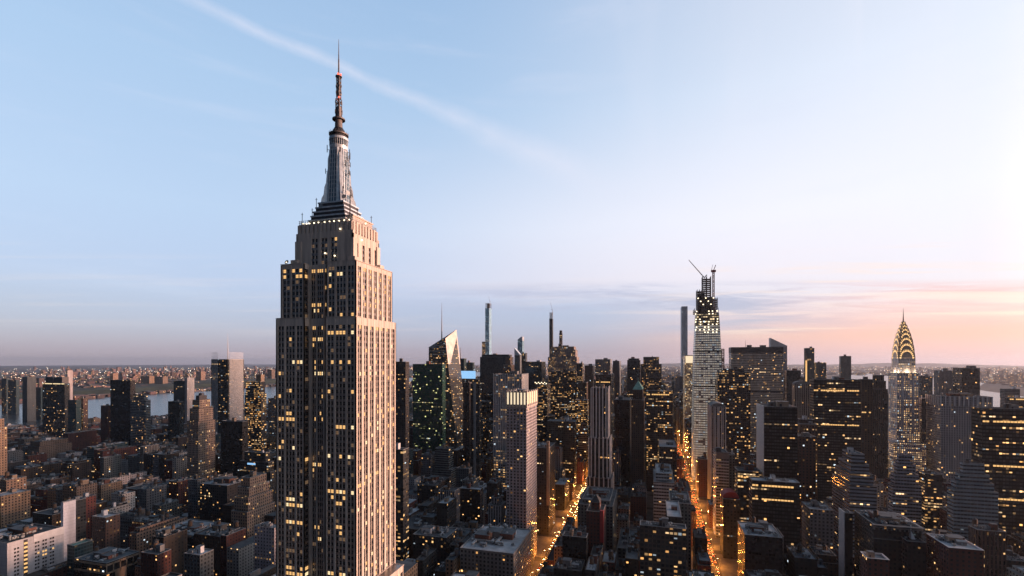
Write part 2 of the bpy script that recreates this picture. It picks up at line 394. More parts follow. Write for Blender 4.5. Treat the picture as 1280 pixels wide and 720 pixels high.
def link(name, data, parent=None, loc=(0, 0, 0), rz=0.0):
    o = bpy.data.objects.new(name, data); COL.objects.link(o)
    if parent: o.parent = parent
    o.location = loc; o.rotation_euler.z = rz
    return o
def thing(name, label, cat, loc=(0, 0, 0), group=None, rz=0.0):
    o = link(name, None, None, loc, rz); o['label'] = label; o['category'] = cat
    if group: o['group'] = group
    return o
def struct(o, kind='structure'):
    o['kind'] = kind
    return o

# --- from the photograph's pixels to real places on the street grid
def X_at(px, Y): return Y * math.tan(math.atan((px - 640) / FPX) - VTH)
def zc(X, Y): return Y * CT - X * ST
def Y_at(px, X): return X / math.tan(math.atan((px - 640) / FPX) - VTH)
def H_at(py, X, Y): return EYE - (py - HZ) * zc(X, Y) / FPX
def proj(X, Y, Z):
    z = zc(X, Y); x = X * CT + Y * ST
    return 640 + FPX * x / z, HZ + FPX * (EYE - Z) / z

OCC = []
FOOT = []                                            # footprints that filler blocks keep clear of
KN = [0]
def newk():
    KN[0] = (KN[0] + 1) % 60
    return KN[0]

# shared rooftop part meshes
def tank_mesh():
    b = MB()
    for sx in (-1, 1):
        for sy in (-1, 1): b.bar((sx * 1.3, sy * 1.3, 0), (sx * 1.1, sy * 1.1, 3.2), .14, 1)
    b.box(-1.9, 1.9, -1.9, 1.9, 3.1, 3.4, m=1, bottom=True)
    b.cyl(0, 0, 3.4, 7.0, 1.9, 1.8, 14, 0); b.cyl(0, 0, 7.0, 8.5, 2.05, 0.05, 14, 2)
    for h in (4.2, 5.2, 6.2): b.cyl(0, 0, h, h + .1, 1.96, 1.96, 14, 1)
    return b.data('water_tank', [M['wood'], M['dark_metal'], M['tar']])
def unit_mesh():
    b = MB(); b.box(-1.6, 1.6, -1.1, 1.1, 0.3, 2.0, bottom=True); b.box(-1.7, 1.7, -.2, .2, 0, .3, m=1)
    b.cyl(-.75, 0, 2.0, 2.35, .6, .6, 12, 1); b.cyl(.75, 0, 2.0, 2.35, .6, .6, 12, 1)
    return b.data('cooling_unit', [M['metal'], M['dark_metal']])
def bulk_mesh(m):
    b = MB(); b.box(-.5, .5, -.5, .5, 0, 1, m=0, mt=1)
    b.box(-.53, .53, -.53, .53, 1.0, 1.04, m=1, bottom=True)
    b.box(-.3, -.1, -.52, -.5, 0, .55, m=2)
    return b.data('bulkhead', [m, M['gravel'], M['dark_metal']])
def duct_mesh():
    b = MB(); b.box(-5, 5, -.45, .45, .6, 1.3, bottom=True); b.box(2.2, 3.1, .45, 5, .6, 1.3, bottom=True); b.box(-4.6, -3.6, -2.6, -.45, .6, 1.3, bottom=True)
    for x in (-4.5, -2, 0.5, 3): b.box(x - .1, x + .1, -.5, .5, 0, .6, m=1)
    b.cyl(-1.5, 1.6, 0, 1.8, .35, .35, 8, 1); b.cyl(-.3, 2.2, 0, 1.4, .25, .25, 8, 1); b.cyl(4.2, -1.8, 0, 2.2, .5, .5, 8); b.cyl(4.2, -1.8, 2.2, 2.7, .8, .1, 8)
    return b.data('duct', [M['metal'], M['dark_metal']])
def shed_mesh():
    b = MB(); b.box(-3, 3, -2, 2, 0, 2.6, top=False); b.quad([(-3.2, -2.2, 2.6), (3.2, -2.2, 2.6), (3.2, 0, 3.6), (-3.2, 0, 3.6)], None, 1); b.quad([(3.2, 2.2, 2.6), (-3.2, 2.2, 2.6), (-3.2, 0, 3.6), (3.2, 0, 3.6)], None, 1)
    b.quad([(3, -2, 2.6), (3, 2, 2.6), (3, 0, 3.5)]); b.quad([(-3, -2, 2.6), (-3, 0, 3.5), (-3, 2, 2.6)]); b.box(-.5, .5, -2.05, -2, 0, 2, m=1)
    return b.data('roof_shed', [M['greyw'], M['metal']])
TANK, UNIT = tank_mesh(), unit_mesh()
DUCT, SHED = duct_mesh(), shed_mesh()
BULKS = [bulk_mesh(M[x]) for x in ('brick', 'tanw', 'greyw', 'white', 'coping_dark')]

def roof_part(b, x0, x1, y0, y1, h, p=1.1, t=.45):
    """coping ring, inner parapet faces and the roof surface sunk behind them: materials 0 roof, 1 coping"""
    i = (x0 + t, x1 - t, y0 + t, y1 - t); o = (x0 - .12, x1 + .12, y0 - .12, y1 + .12)
    ring = [((o[0], o[2]), (o[1], o[2]), (i[1], i[2]), (i[0], i[2])), ((o[1], o[2]), (o[1], o[3]), (i[1], i[3]), (i[1], i[2])),
            ((o[1], o[3]), (o[0], o[3]), (i[0], i[3]), (i[1], i[3])), ((o[0], o[3]), (o[0], o[2]), (i[0], i[2]), (i[0], i[3]))]
    for r in ring:
        b.quad([(x, y, h + .02) for x, y in r], None, 1)
    b.box(o[0], o[1], o[2], o[3], h - .35, h + .02, m=1, top=False)
    cs = [(i[0], i[2]), (i[1], i[2]), (i[1], i[3]), (i[0], i[3])]
    for a in range(4):
        p0, p1 = cs[a], cs[(a + 1) % 4]
        b.quad([(p1[0], p1[1], h - p), (p0[0], p0[1], h - p), (p0[0], p0[1], h + .02), (p1[0], p1[1], h + .02)], None, 1)
    b.quad([(x, y, h - p) for x, y in cs], None, 0)

def building(name, label, cat, style, tiers, group=None, roofmat=None, tanks=0, bulks=1, units=0, cornice=False, coping='coping', rng=None, win=None, k=None, foot=True, extra=None):
    """tiers: list of (x0,x1,y0,y1,z0,z1) in world metres, lowest first"""
    rng = rng or random
    if foot and tiers[-1][5] < 100 and (tiers[-1][1] - tiers[-1][0]) * (tiers[-1][3] - tiers[-1][2]) > 700: units += 7; bulks += 1; tanks = max(tanks, 1)
    x0, x1, y0, y1 = tiers[0][:4]
    cx, cy = (x0 + x1) / 2, (y0 + y1) / 2
    if foot:
        FOOT.append((x0, x1, y0, y1)); OCC.extend(tiers)
    root = thing(name, label, cat, (cx, cy, 0), group)
    mat, bw, fh = S[style][:3]
    if win: bw, fh = win
    k = newk() if k is None else k
    wb, rb = MB(), MB()
    for (a, b_, c, d_, e, f) in tiers:
        wb.box(a - cx, b_ - cx, c - cy, d_ - cy, e, f, bay=(bw, fh), k=k, top=False)
        roof_part(rb, a - cx, b_ - cx, c - cy, d_ - cy, f)
    wb.build('wall', mat, root)
    rb.build('roof', [roofmat or rng.choice([M['tar'], M['gravel'], M['gravel'], M['tar'], M['white_roof']]), M[coping]], root)
    a, b_, c, d_, e, f = tiers[-1]
    W, D = b_ - a, d_ - c
    for i in range(bulks):
        o = link('bulkhead', rng.choice(BULKS), root, (a + W * rng.uniform(.25, .75) - cx, c + D * rng.uniform(.35, .7) - cy, f - 1.1))
        s_ = min(W, D)
        o.scale = (min(s_ * rng.uniform(.22, .45), 14), min(s_ * rng.uniform(.2, .4), 12), rng.uniform(3.2, 6.5))
    for i in range(tanks):
        o = link('water_tank', TANK, root, (a + W * rng.uniform(.15, .85) - cx, c + D * rng.uniform(.2, .8) - cy, f - 1.1), rng.uniform(0, 6))
        s_ = rng.uniform(.85, 1.25); o.scale = (s_, s_, s_ * rng.uniform(1, 1.3))
    for i in range(units):
        o = link('cooling_unit', UNIT, root, (a + W * rng.uniform(.12, .88) - cx, c + D * rng.uniform(.12, .88) - cy, f - 1.1), rng.choice([0, math.pi / 2]))
        s_ = rng.uniform(.8, 1.5); o.scale = (s_, s_, s_)
    if units >= 3:
        for i in range(1 + units // 4):
            o = link('duct', DUCT, root, (a + W * rng.uniform(.25, .75) - cx, c + D * rng.uniform(.2, .8) - cy, f - 1.1), rng.choice([0, math.pi / 2, math.pi])); o.scale = (min(W, D) / 22,) * 3
        if min(W, D) > 14: link('roof_shed', SHED, root, (a + W * rng.uniform(.25, .75) - cx, c + D * rng.uniform(.2, .45) - cy, f - 1.1), rng.choice([0, math.pi / 2]))
    if cornice:
        cb = MB(); a, b_, c, d_, e, f = tiers[0]
        for dz_, ex in ((-2.2, .5), (-1.2, 1.0)):
            cb.box(a - cx - ex, b_ - cx + ex, c - cy - ex, d_ - cy + ex, f + dz_, f + dz_ + .9, top=True, bottom=True)
        # the cornice is a ring: keep only its rim by sitting just under the coping
        cb.build('cornice', M[coping], root)
    if extra: extra(root, cx, cy, tiers)
    return root

def rect_px(a, b, c, Y):
    """near-corner footprint from three photograph columns: left of the vanishing point a..b south face, b..c east face; right of it a..b west face, b..c south face"""
    if (a + c) / 2 < 815:
        x0, x1 = X_at(a, Y), X_at(b, Y); y1 = Y_at(c, x1) if c > b else Y + 20
    else:
        x0, x1 = X_at(b, Y), X_at(c, Y); y1 = Y_at(a, x0) if a < b else Y + 25
    dep = min(max(y1 - Y, 12), 75) if c > b and b > a else 28
    return x0, x1, Y, Y + dep

def tower(name, label, cat, style, a, b, c, Y, ytop, steps=(), depth=None, **kw):
    """steps: (ytop_px, inset fraction) of further setbacks above the first tier"""
    x0, x1, y0, y1 = rect_px(a, b, c, Y)
    if depth: y1 = y0 + depth
    near = x1 if (a + c) / 2 < 815 else x0
    h = H_at(ytop, near, Y)
    tiers = [(x0, x1, y0, y1, 0, h)]
    for yp, f in steps:
        q = tiers[-1]; W, D = q[1] - q[0], q[3] - q[2]
        q2 = (q[0] + W * f, q[1] - W * f, q[2] + D * f, q[3] - D * f)
        h2 = H_at(yp, q2[1] if near == x1 else q2[0], q2[2])
        tiers.append((*q2, q[5], h2))
    return building(name, label, cat, style, tiers, **kw)

# ------------------------------------------------------------------ ground, water, roads
AV = [-1960, -1700, -1445, -1190, -945, -670, -395, -115, 65, 205, 340, 485, 690, 890, 1080]
SY = lambda k: 317 + 80.5 * (k - 34)                    # centre line of each numbered street
FIFTH, MADISON = -115, 65
m_ground = plain('earth_and_streets', (0.05, 0.048, 0.046), .9, var=.35, scale=.01)
b = MB(); b.quad([(-34000, -3000, 0), (34000, -3000, 0), (34000, 34000, 0), (-34000, 34000, 0)])
struct(b.build('ground', m_ground))
m_water, t, bs_ = principled('river_water')
bs_.inputs['Base Color'].default_value = (0.03, 0.042, 0.05, 1); bs_.inputs['Roughness'].default_value = .22
gg = t.n.new('ShaderNodeNewGeometry'); bp_ = t.n.new('ShaderNodeBump')
t.l.new(t.noise(gg.outputs['Position'], .05, 5, .6), bp_.inputs['Height']); bp_.inputs['Strength'].default_value = .35; bp_.inputs['Distance'].default_value = 4
t.l.new(bp_.outputs[0], bs_.inputs['Normal'])
b = MB()
b.quad([(-3380, -3000, .05), (-2010, -3000, .05), (-2010, 6000, .05), (-2300, 9000, .05), (-2900, 14000, .05), (-4100, 14000, .05), (-3600, 9000, .05), (-3380, 6000, .05)])
b.quad([(1100, -3000, .06), (1900, -3000, .06), (2000, 2500, .06), (2600, 5000, .06), (5200, 9500, .06), (11000, 14000, .06), (22000, 22000, .06), (20000, 23500, .06), (9000, 16500, .06), (3600, 10500, .06), (1500, 5000, .06), (1100, 2500, .06)])
struct(b.build('river_water', m_water))
b = MB()
for i, a in enumerate(AV): b.quad([(a - 15, -200, .08), (a + 15, -200, .08), (a + 15, 6200, .08), (a - 15, 6200, .08)])
for k_ in range(29, 100):
    y = SY(k_)
    for a, c in zip(AV[:-1], AV[1:]): b.quad([(a + 15, y - 9, .08), (c - 15, y - 9, .08), (c - 15, y + 9, .08), (a + 15, y + 9, .08)])
struct(b.build('road', M['asphalt']))
b = MB()
for k_ in range(29, 60):
    for a, c in zip(AV[:-1], AV[1:]):
        b.box(a + (8.5 if a in (FIFTH, MADISON) else 10.5), c - (8.5 if c in (FIFTH, MADISON) else 10.5), SY(k_) + 5.5, SY(k_ + 1) - 5.5, .0, .23)
struct(b.build('pavement', M['paving']))
b = MB()
for a in (FIFTH, MADISON):
    for k_ in range(33, 56):
        y0, y1 = SY(k_) + 9, SY(k_ + 1) - 9
        for lx in (-6.3, -3.1, 0.1, 3.3, 6.5):
            yy = y0
            while yy < y1: b.quad([(a + lx - .1, yy, .09), (a + lx + .1, yy, .09), (a + lx + .1, yy + 3, .09), (a + lx - .1, yy + 3, .09)]); yy += 9
        for yc in (y0 - 3.6, y1 + .6):
            for q in range(15):
                x = a - 9.6 + q * 1.35
                b.quad([(x, yc, .09), (x + .6, yc, .09), (x + .6, yc + 3, .09), (x, yc + 3, .09)])
struct(b.build('road_markings', M['paint']))

# ridge across the river with its wooded face
b = MB(); rg = random.Random(3)
m_hill = plain('wooded_slope', (0.03, 0.042, 0.028), .95, var=.5, scale=.01)
ys = list(range(-2500, 12001, 250)); prof = []
for y in ys:
    j = rg.uniform(-40, 40); hgt = 48 + rg.uniform(-9, 9) + max(0, (y - 1500) / 350)
    off = 0 if y < 5000 else -(y - 5000) * .06
    prof.append([(-3520 + j + off, y, .0), (-3610 + j + off, y, hgt * .8), (-3700 + j + off, y, hgt), (-5200, y, hgt * .7), (-9000, y, 12), (-12000, y, .0)])
for p, q in zip(prof[:-1], prof[1:]):
    for i in range(5): b.quad([p[i], q[i], q[i + 1], p[i + 1]])
struct(b.build('hills', m_hill))
b = MB(); rg = random.Random(4)
for i in range(7):
    x = -9000 + i * 3400; y = 27000 + rg.uniform(-1500, 1500)
    pts = 14; L = rg.uniform(4500, 9000); H = rg.uniform(60, 170)
    for j in range(pts):
        u0, u1 = j / pts, (j + 1) / pts; f = lambda u: H * math.sin(math.pi * u) ** .7 * (1 + .15 * math.sin(u * 23 + i)) if 0 < u < 1 else 0.0
        for (dy0, dy1, s0, s1) in ((0, 900, 0, 1), (900, 2600, 1, 0)):
            b.quad([(x + L * u0, y + dy0, f(u0) * s0), (x + L * u1, y + dy0, f(u1) * s0), (x + L * u1, y + dy1, f(u1) * s1), (x + L * u0, y + dy1, f(u0) * s1)])
struct(b.build('terrain', m_hill))

# air: one even volume round everything, the sky is outside it
b = MB(); b.box(-36000, 36000, -5000, 36000, -1.2, 452, bottom=True)
m_haze = bpy.data.materials.new('haze_air'); m_haze.use_nodes = True
t = NT(m_haze.node_tree); t.n.remove(t.n['Principled BSDF'])
pv = t.n.new('ShaderNodeVolumePrincipled')
pv.inputs['Color'].default_value = (0.78, 0.86, 1.0, 1); pv.inputs['Density'].default_value = 0.000022; pv.inputs['Anisotropy'].default_value = .5
t.l.new(pv.outputs[0], t.n['Material Output'].inputs[1])
hz = b.build('haze', m_haze); struct(hz, 'stuff')
# ------------------------------------------------------------------ the great art deco skyscraper
EX, EY = -199.0, 278.5
esb = thing('skyscraper', 'huge art deco limestone skyscraper with stepped crown and metal mast, one side lit pink', 'skyscraper', (EX, EY, 0))
FOOT.append((EX - 62, EX + 52, EY - 30, EY + 30))
FH = 3.57
wallb, spanb, corb = MB(), MB(), MB()
WIN = []                                              # (face, cx, cy, z, normal, w, h)
def facade_run(p, q, groups, z0, z1, pier_end=1.5, pier=1.25, dep=.7):
    """stone piers and dark window strips between two plan points (outside on the right of p->q); groups: windows per bay"""
    p, q = Vector((*p, 0)), Vector((*q, 0)); L = (q - p).length; d_ = (q - p) / L; n_ = Vector((d_.y, -d_.x, 0))
    def bx(a, b_, za, zb, f0, f1, mb, top=True):
        A, B = p + d_ * a, p + d_ * b_
        pts = [A - n_ * f0, B - n_ * f0, B - n_ * f1, A - n_ * f1]      # f0 nearer the outside
        c = [(v.x, v.y) for v in pts]
        mb.quad([(*c[0], za), (*c[1], za), (*c[1], zb), (*c[0], zb)]); mb.quad([(*c[1], za), (*c[2], za), (*c[2], zb), (*c[1], zb)])
        mb.quad([(*c[3], za), (*c[0], za), (*c[0], zb), (*c[3], zb)])
        if top: mb.quad([(*c[0], zb), (*c[1], zb), (*c[2], zb), (*c[3], zb)]); mb.quad([(*c[0], za), (*c[3], za), (*c[2], za), (*c[1], za)])
    nwin = sum(groups); usable = L - 2 * pier_end - pier * (len(groups) - 1)
    unit = usable / nwin; a = 0.0; col = 0
    nf = int((z1 - z0 - 1.2) / FH)
    bx(0, pier_end, z0, z1, 0, dep, wallb); x = pier_end
    top_z = z0 + nf * FH
    for gi_, gn in enumerate(groups):
        gw = unit * gn
        for f in range(nf):
            z = z0 + f * FH
            bx(x, x + gw, z - .75 if f else z, z + .72, .38, dep, spanb)
            for i in range(gn):
                c = p + d_ * (x + unit * (i + .5)) - n_ * (dep - .12)
                WIN.append((c.x, c.y, z + .72 + 1.05, n_, unit * .78, 2.1, f, col + i))
        for i in range(1, gn): bx(x + unit * i - unit * .11, x + unit * i + unit * .11, z0, top_z, .3, dep - .02, wallb, False)
        bx(x, x + gw, top_z - .75, z1, .12, dep, wallb)
        x += gw; col += gn
        if gi_ < len(groups) - 1: bx(x, x + pier, z0, z1, 0, dep, wallb); x += pier
    bx(x, L, z0, z1, 0, dep, wallb)
def shaft(a, b_, z0, z1, sg, eg, notch=None, ng=None, oy=0.0):
    """rectangular tier with optional recessed middle on the long sides; local plan centred on the tower"""
    if notch:
        na0, na1, nd = notch
        S_ = [((-a, -b_), (na0, -b_), sg[0]), ((na0, -b_), (na0, -b_ + nd), [1]), ((na0, -b_ + nd), (na1, -b_ + nd), ng), ((na1, -b_ + nd), (na1, -b_), [1]), ((na1, -b_), (a, -b_), sg[1])]
        N_ = [((-x1, -y1), (-x0, -y0), g_) for (x0, y0), (x1, y1), g_ in S_][::1]
        N_ = [((-x0, -y0), (-x1, -y1), g_) for (x0, y0), (x1, y1), g_ in S_]
    else:
        S_ = [((-a, -b_), (a, -b_), sg)]; N_ = [((a, b_), (-a, b_), sg)]
    segs = S_ + [((a, -b_), (a, b_), eg)] + N_ + [((-a, b_), (-a, -b_), eg)]
    for p, q, g_ in segs:
        if abs(p[0] - q[0]) + abs(p[1] - q[1]) < 7: facade_run(p, q, [1], z0, z1, .6, .5)
        elif p[0] == q[0]: facade_run(p, q, g_, z0, z1, 1.9, 2.25)
        else: facade_run(p, q, g_, z0, z1)
    # core just behind the strips, and the tier's deck
    e = .66
    if notch:
        corb.box(-a + e, a - e, -b_ + nd + e, b_ - nd - e, z0, z1 - .05)
        for x0, x1 in ((-a + e, na0 - e), (na1 + e, a - e)):
            corb.box(x0, x1, -b_ + e, -b_ + nd + e + .01, z0, z1 - .06, faces='SWE'); corb.box(-x1, -x0, b_ - nd - e - .01, b_ - e, z0, z1 - .06, faces='NWE')
    else: corb.box(-a + e, a - e, -b_ + e, b_ - e, z0, z1 - .05)
# base block, lower shaft, upper shaft, shoulders
facade_run((-60, -28.5), (50, -28.5), [3] * 12, 0, 80); facade_run((50, -28.5), (50, 28.5), [3] * 6, 0, 80); facade_run((50, 28.5), (-60, 28.5), [3] * 12, 0, 80); facade_run((-60, 28.5), (-60, -28.5), [3] * 6, 0, 80)
corb.box(-59.3, 49.3, -27.8, 27.8, 0, 79.9)
facade_run((28.9, -20), (37, -20), [2], 80, 94); facade_run((37, -20), (37, 20), [3] * 4, 80, 94); facade_run((37, 20), (28.9, 20), [2], 80, 94); corb.box(27, 36.3, -19.3, 19.3, 80, 93.9)
shaft(28.9, 23.8, 80, 258.8, ([2, 3, 2], [2, 3, 2]), [2] * 7, (-7.6, 7.2, 5.2), [2, 3, 2])
shaft(27.35, 21.5, 258.8, 293, ([2, 3], [2, 3, 2]), [2] * 7, (-9.6, 6.4, 4.6), [2, 3, 2])
for sg_ in (1, -1):
    facade_run((-21 * sg_, -15 * sg_), (21 * sg_, -15 * sg_), [2, 2, 2], 293, 314, 11.5, 2.4, 1.0)
    facade_run((21 * sg_, -15 * sg_), (21 * sg_, 15 * sg_), [1, 1, 1, 1], 293, 312, 3.2, 4.6, 1.2)
corb.box(-20.1, 20.1, -14.1, 14.1, 293, 313.5)
for (x, y, zt) in ((0, 0, 0),):
    pass
# crown block with fluted stone fins
cb = MB()
cb.box(-19.8, 19.8, -14.0, 14.0, 313, 320)
for i in range(13):
    x = -19.0 + i * 38 / 12
    for y, s_ in ((-14.0, -1), (14.0, 1)): cb.box(x - .95, x + .95, min(y, y + s_ * .9), max(y, y + s_ * .9), 311, 319.3 + .7 * (i % 2))
for i in range(9):
    y = -13 + i * 26 / 8
    for x, s_ in ((-19.8, -1), (19.8, 1)): cb.box(min(x, x + s_ * .9), max(x, x + s_ * .9), y - .95, y + .95, 311, 319.3 + .7 * (i % 2))
for sx in (-1, 1):                                     # stepped stone shoulders at the corners
    for sy in (-1, 1):
        x, y = sx * 21.6, sy * 15.4
        cb.box(min(x, x - sx * 4.5), max(x, x - sx * 4.5), min(y, y - sy * 4), max(y, y - sy * 4), 293, 309)
        x, y = sx * 23.6, sy * 17.0
        cb.box(min(x, x - sx * 5), max(x, x - sx * 5), min(y, y - sy * 5), max(y, y - sy * 5), 293, 297)
cb.build('crown_block', M['lime'], esb)
wallb.build('limestone_pier', M['lime'], esb).name = 'limestone_wall'
corb.build('inner_wall', M['spandrel'], esb)
spanb.build('spandrel_panel', M['spandrel'], esb)
for q in ((-60, 50, -28.5, 28.5, 80.1), (28.9, 37, -20, 20, 94.1), (-28.9, -7.6, -23.8, -18.6, 259.4), (7.2, 28.9, -23.8, -18.6, 259.4),
          (-27.35, -9.6, -21.5, -16.9, 293.6), (6.4, 27.35, -21.5, -16.9, 293.6), (21.1, 27.35, -16.8, 21.5, 293.6), (-27.35, -21.1, -16.8, 21.5, 293.6)):
    rb = MB(); roof_part(rb, *q, .9); rb.build('terrace', [M['gravel'], M['lime']], esb)

# windows: lit ones where the photograph shows them, read back through the camera geometry
LITROWS = [(340, 352, 440), (347, 352, 382), (359, 408, 418), (384, 392, 415), (390, 395, 440), (395, 418, 443),
 (408, 388, 396), (409, 403, 408), (413, 410, 444), (423, 356, 368), (423, 393, 405), (430, 385, 392), (453, 347, 376), (453, 400, 444), (467, 381, 407), (493, 348, 362), (493, 382, 393), (493, 403, 408), (493, 424, 444),
 (515, 358, 368), (514, 401, 404), (522, 350, 368), (522, 386, 406), (533, 422, 444), (552, 422, 434), (563, 357, 368), (568, 412, 444), (572, 348, 355), (571, 370, 386),
 (578, 370, 408), (600, 422, 434), (614, 412, 445), (619, 371, 387), (623, 415, 430), (625, 361, 369), (633, 361, 380), (630, 413, 425), (655, 353, 380), (662, 390, 399), (656, 423, 432), (671, 400, 408),
 (709, 358, 390), (717, 360, 388), (716, 412, 430)]
EASTROWS = [(334, .9), (341, .95), (348, .5), (355, .6), (362, .6), (369, .55), (377, .6), (384, .5), (405, .8), (412, .5), (424, .3), (500, .2), (520, .25), (531, .75), (612, .6)]
rg = random.Random(12)
panes = {'glass': [], 'lit': [], 'lit2': [], 'blind': [], 'dimlit': []}
for wv in WIN:
    x, y, z, n_, ww_, wh_, f, c = wv
    px, py = proj(EX + x, EY + y, z)
    kind = 'glass' if rg.random() < .95 else 'blind'
    if n_.y < -.5 or (abs(n_.x) > .5 and abs(x) < 15):
        for (ry, a, b_) in LITROWS:
            if abs(py - ry) < 3.3 and a - 1.5 < px < b_ + 1.5: kind = ('lit' if rg.random() < .75 else 'lit2') if rg.random() < .68 else kind; break
        if kind in ('glass', 'blind') and rg.random() < .13: kind = 'lit' if rg.random() < .08 else 'dimlit'
    elif n_.x > .5:
        zz, yy = z, None
        # rows on the sunlit side follow the floor, so compare the floor's height at the near corner
        pcy = HZ + FPX * (EYE - z) / zc(EX + 28.9, EY - 23.8)
        for (ry, pr) in EASTROWS:
            if abs(pcy - ry) < 3.0 and rg.random() < pr * .95: kind = 'lit' if rg.random() < .45 else 'dimlit'; break
        if kind == 'glass' and rg.random() < .13: kind = 'lit' if rg.random() < .6 else 'lit2'
        elif rg.random() < .12: kind = 'blind'
    elif rg.random() < .08: kind = 'lit'
    if z < 60 and rg.random() < .5: kind = 'glass'
    panes[kind].append(wv)
def pane_quad(b, w_, local=False, m=0):
    x, y, z, n_, ww_, wh_ = w_[:6]
    t_ = Vector((-n_.y, n_.x, 0)); c = Vector((0, 0, 0)) if local else Vector((x, y, z))
    for (s_, e_) in ((-1, 1),):
        for (a, b_, c0_, c1_) in ((-ww_ / 2, ww_ / 2, -wh_ / 2, -.06), (-ww_ / 2, ww_ / 2, .06, wh_ / 2)):   # two sashes
            p = [c + t_ * a + Vector((0, 0, c0_)), c + t_ * b_ + Vector((0, 0, c0_)), c + t_ * b_ + Vector((0, 0, c1_)), c + t_ * a + Vector((0, 0, c1_))]
            b.quad(p, None, m)
allw = [(kd, wv) for kd, L in panes.items() for wv in L]
def size_key(q):
    x, y, z = EX + q[1][0], EY + q[1][1], q[1][2]
    px, py = proj(x, y, z)
    vis = (q[1][3].y < -.5 and 345 < px < 447) and py < 716
    return (0 if vis else 1, zc(x, y) ** 2 + (z - EYE) ** 2)
allw.sort(key=size_key)
CACHE = {}
for kd, wv in allw[:100]:
    key = (kd, round(wv[4], 2), round(wv[3].x, 1), round(wv[3].y, 1))
    if key not in CACHE:
        b = MB(); pane_quad(b, wv, True); CACHE[key] = b.data('window', M[kd])
    link('window', CACHE[key], esb, (wv[0], wv[1], wv[2]))
b = MB(); mats = ['glass', 'lit', 'lit2', 'blind', 'dimlit']
for kd, wv in allw[100:]: pane_quad(b, wv, False, mats.index(kd))
struct(b.build('window', [M[q] for q in mats], esb), 'stuff')

# observation deck rim with its lamps
b = MB()
for i in range(27):
    x = -19 + i * 38 / 26
    for y in (-14.2, 14.2): b.bar((x, y, 320), (x, y, 322.4), .08, 0)
for i in range(19):
    y = -13.6 + i * 27.2 / 18
    for x in (-19.6, 19.6): b.bar((x, y, 320), (x, y, 322.4), .08, 0)
for z in (321, 322.2):
    b.bar((-19.6, -14.2, z), (19.6, -14.2, z), .07); b.bar((19.6, -14.2, z), (19.6, 14.2, z), .07); b.bar((19.6, 14.2, z), (-19.6, 14.2, z), .07); b.bar((-19.6, 14.2, z), (-19.6, -14.2, z), .07)
b.build('deck_railing', M['metal'], esb)
fl = MB(); fl.box(-.35, .35, -.35, .35, 0, .7, bottom=True); fl = fl.data('floodlight', M['flood'])
for x in (-17, -14.5, -12.5, -9, -5.5, -1, 2.5, 6, 9.5, 13.5, 17): link('floodlight', fl, esb, (x, -13.1, 320.4))
for x, y, z in ((12, -15.4, 314.5), (1.0, -15.3, 300), (8, -15.3, 298), (19, 2, 322), (21.4, -6, 309), (-24, -20, 294.6)): link('floodlight', fl, esb, (x, y, z))
# glazed deck building and stepped metal base of the mast
b = MB()
tb = ((13.6, 12.4, 320, 323.0), (12.6, 11.4, 323.0, 326.0), (11.6, 10.4, 326.0, 329.0), (10.5, 9.4, 329.0, 332), (9.3, 8.3, 332, 335.3))
for a, c, z0, z1 in tb:
    b.box(-a, a, -c, c, z0, z1 - .9, m=1); b.box(-a - .35, a + .35, -c - .35, c + .35, z1 - .9, z1, m=0, bottom=True)
b.build('mast_base', [M['nickel'], M['dark_metal']], esb)
b = MB(); b.box(13.7, 17.5, -10, 12, 320, 324.2, mt=0); b.box(13.7, 18.2, -10.6, 12.6, 324.2, 325.0, bottom=True)
b.build('deck_house', M['lime'], esb)
# mast shaft: tapered square with glazed strips and winged corners
def ring(h, z): return [(-h, -h * .55, z), (-h * .55, -h, z), (h * .55, -h, z), (h, -h * .55, z), (h, h * .55, z), (h * .55, h, z), (-h * .55, h, z), (-h, h * .55, z)]
b = MB(); lv = [(6.6, 335.3), (6.1, 343), (5.6, 352), (5.2, 362), (5.0, 372)]
for (h0, z0), (h1, z1) in zip(lv[:-1], lv[1:]):
    r0, r1 = ring(h0, z0), ring(h1, z1)
    for i in range(8): b.quad([r0[i], r0[(i + 1) % 8], r1[(i + 1) % 8], r1[i]], None, 0)
b.quad(ring(5.0, 372), None, 0)
for s_ in range(4):                                    # glazed strips standing proud of each face
    ca_, sa_ = math.cos(s_ * math.pi / 2), math.sin(s_ * math.pi / 2)
    for o in (-1.9, 0, 1.9):
        pts = [(o - .72, -6.62, 336), (o + .72, -6.62, 336), (o + .62, -5.16, 370), (o - .62, -5.16, 370)]
        b.quad([(x * ca_ - y * sa_, x * sa_ + y * ca_, z) for x, y, z in pts], None, 1)
        for j in range(1, 12):
            f_ = j / 12; y_ = -6.66 + 1.46 * f_; z_ = 336 + 34 * f_
            p = [(o - .75, y_), (o + .75, y_)]
            q = [(x * ca_ - y * sa_, x * sa_ + y * ca_, z_) for x, y in p]
            b.bar(q[0], q[1], .1, 2)
    for o in (-2.95, -.95, .95, 2.95):
        p0, p1 = (o, -6.72, 335.4), (o * .85, -5.2, 371.5)
        b.bar((p0[0] * ca_ - p0[1] * sa_, p0[0] * sa_ + p0[1] * ca_, p0[2]), (p1[0] * ca_ - p1[1] * sa_, p1[0] * sa_ + p1[1] * ca_, p1[2]), .2, 2)
b.build('mast', [M['nickel'], plain('blue_mast_glass', (0.10, 0.17, 0.22), .15, var=.2), M['nickel']], esb)
wm = MB()                                              # one corner wing: stepped curved buttress plate
pr = [(5.0, 335.3), (11.2, 335.3), (10.6, 338.5), (9.4, 341), (8.9, 346), (7.9, 349), (7.5, 355), (6.9, 358), (6.8, 365), (6.0, 368), (5.4, 371), (4.6, 371)]
th = .7
wm.quad([(r, -th, z) for r, z in pr]); wm.quad([(r, th, z) for r, z in reversed(pr)])
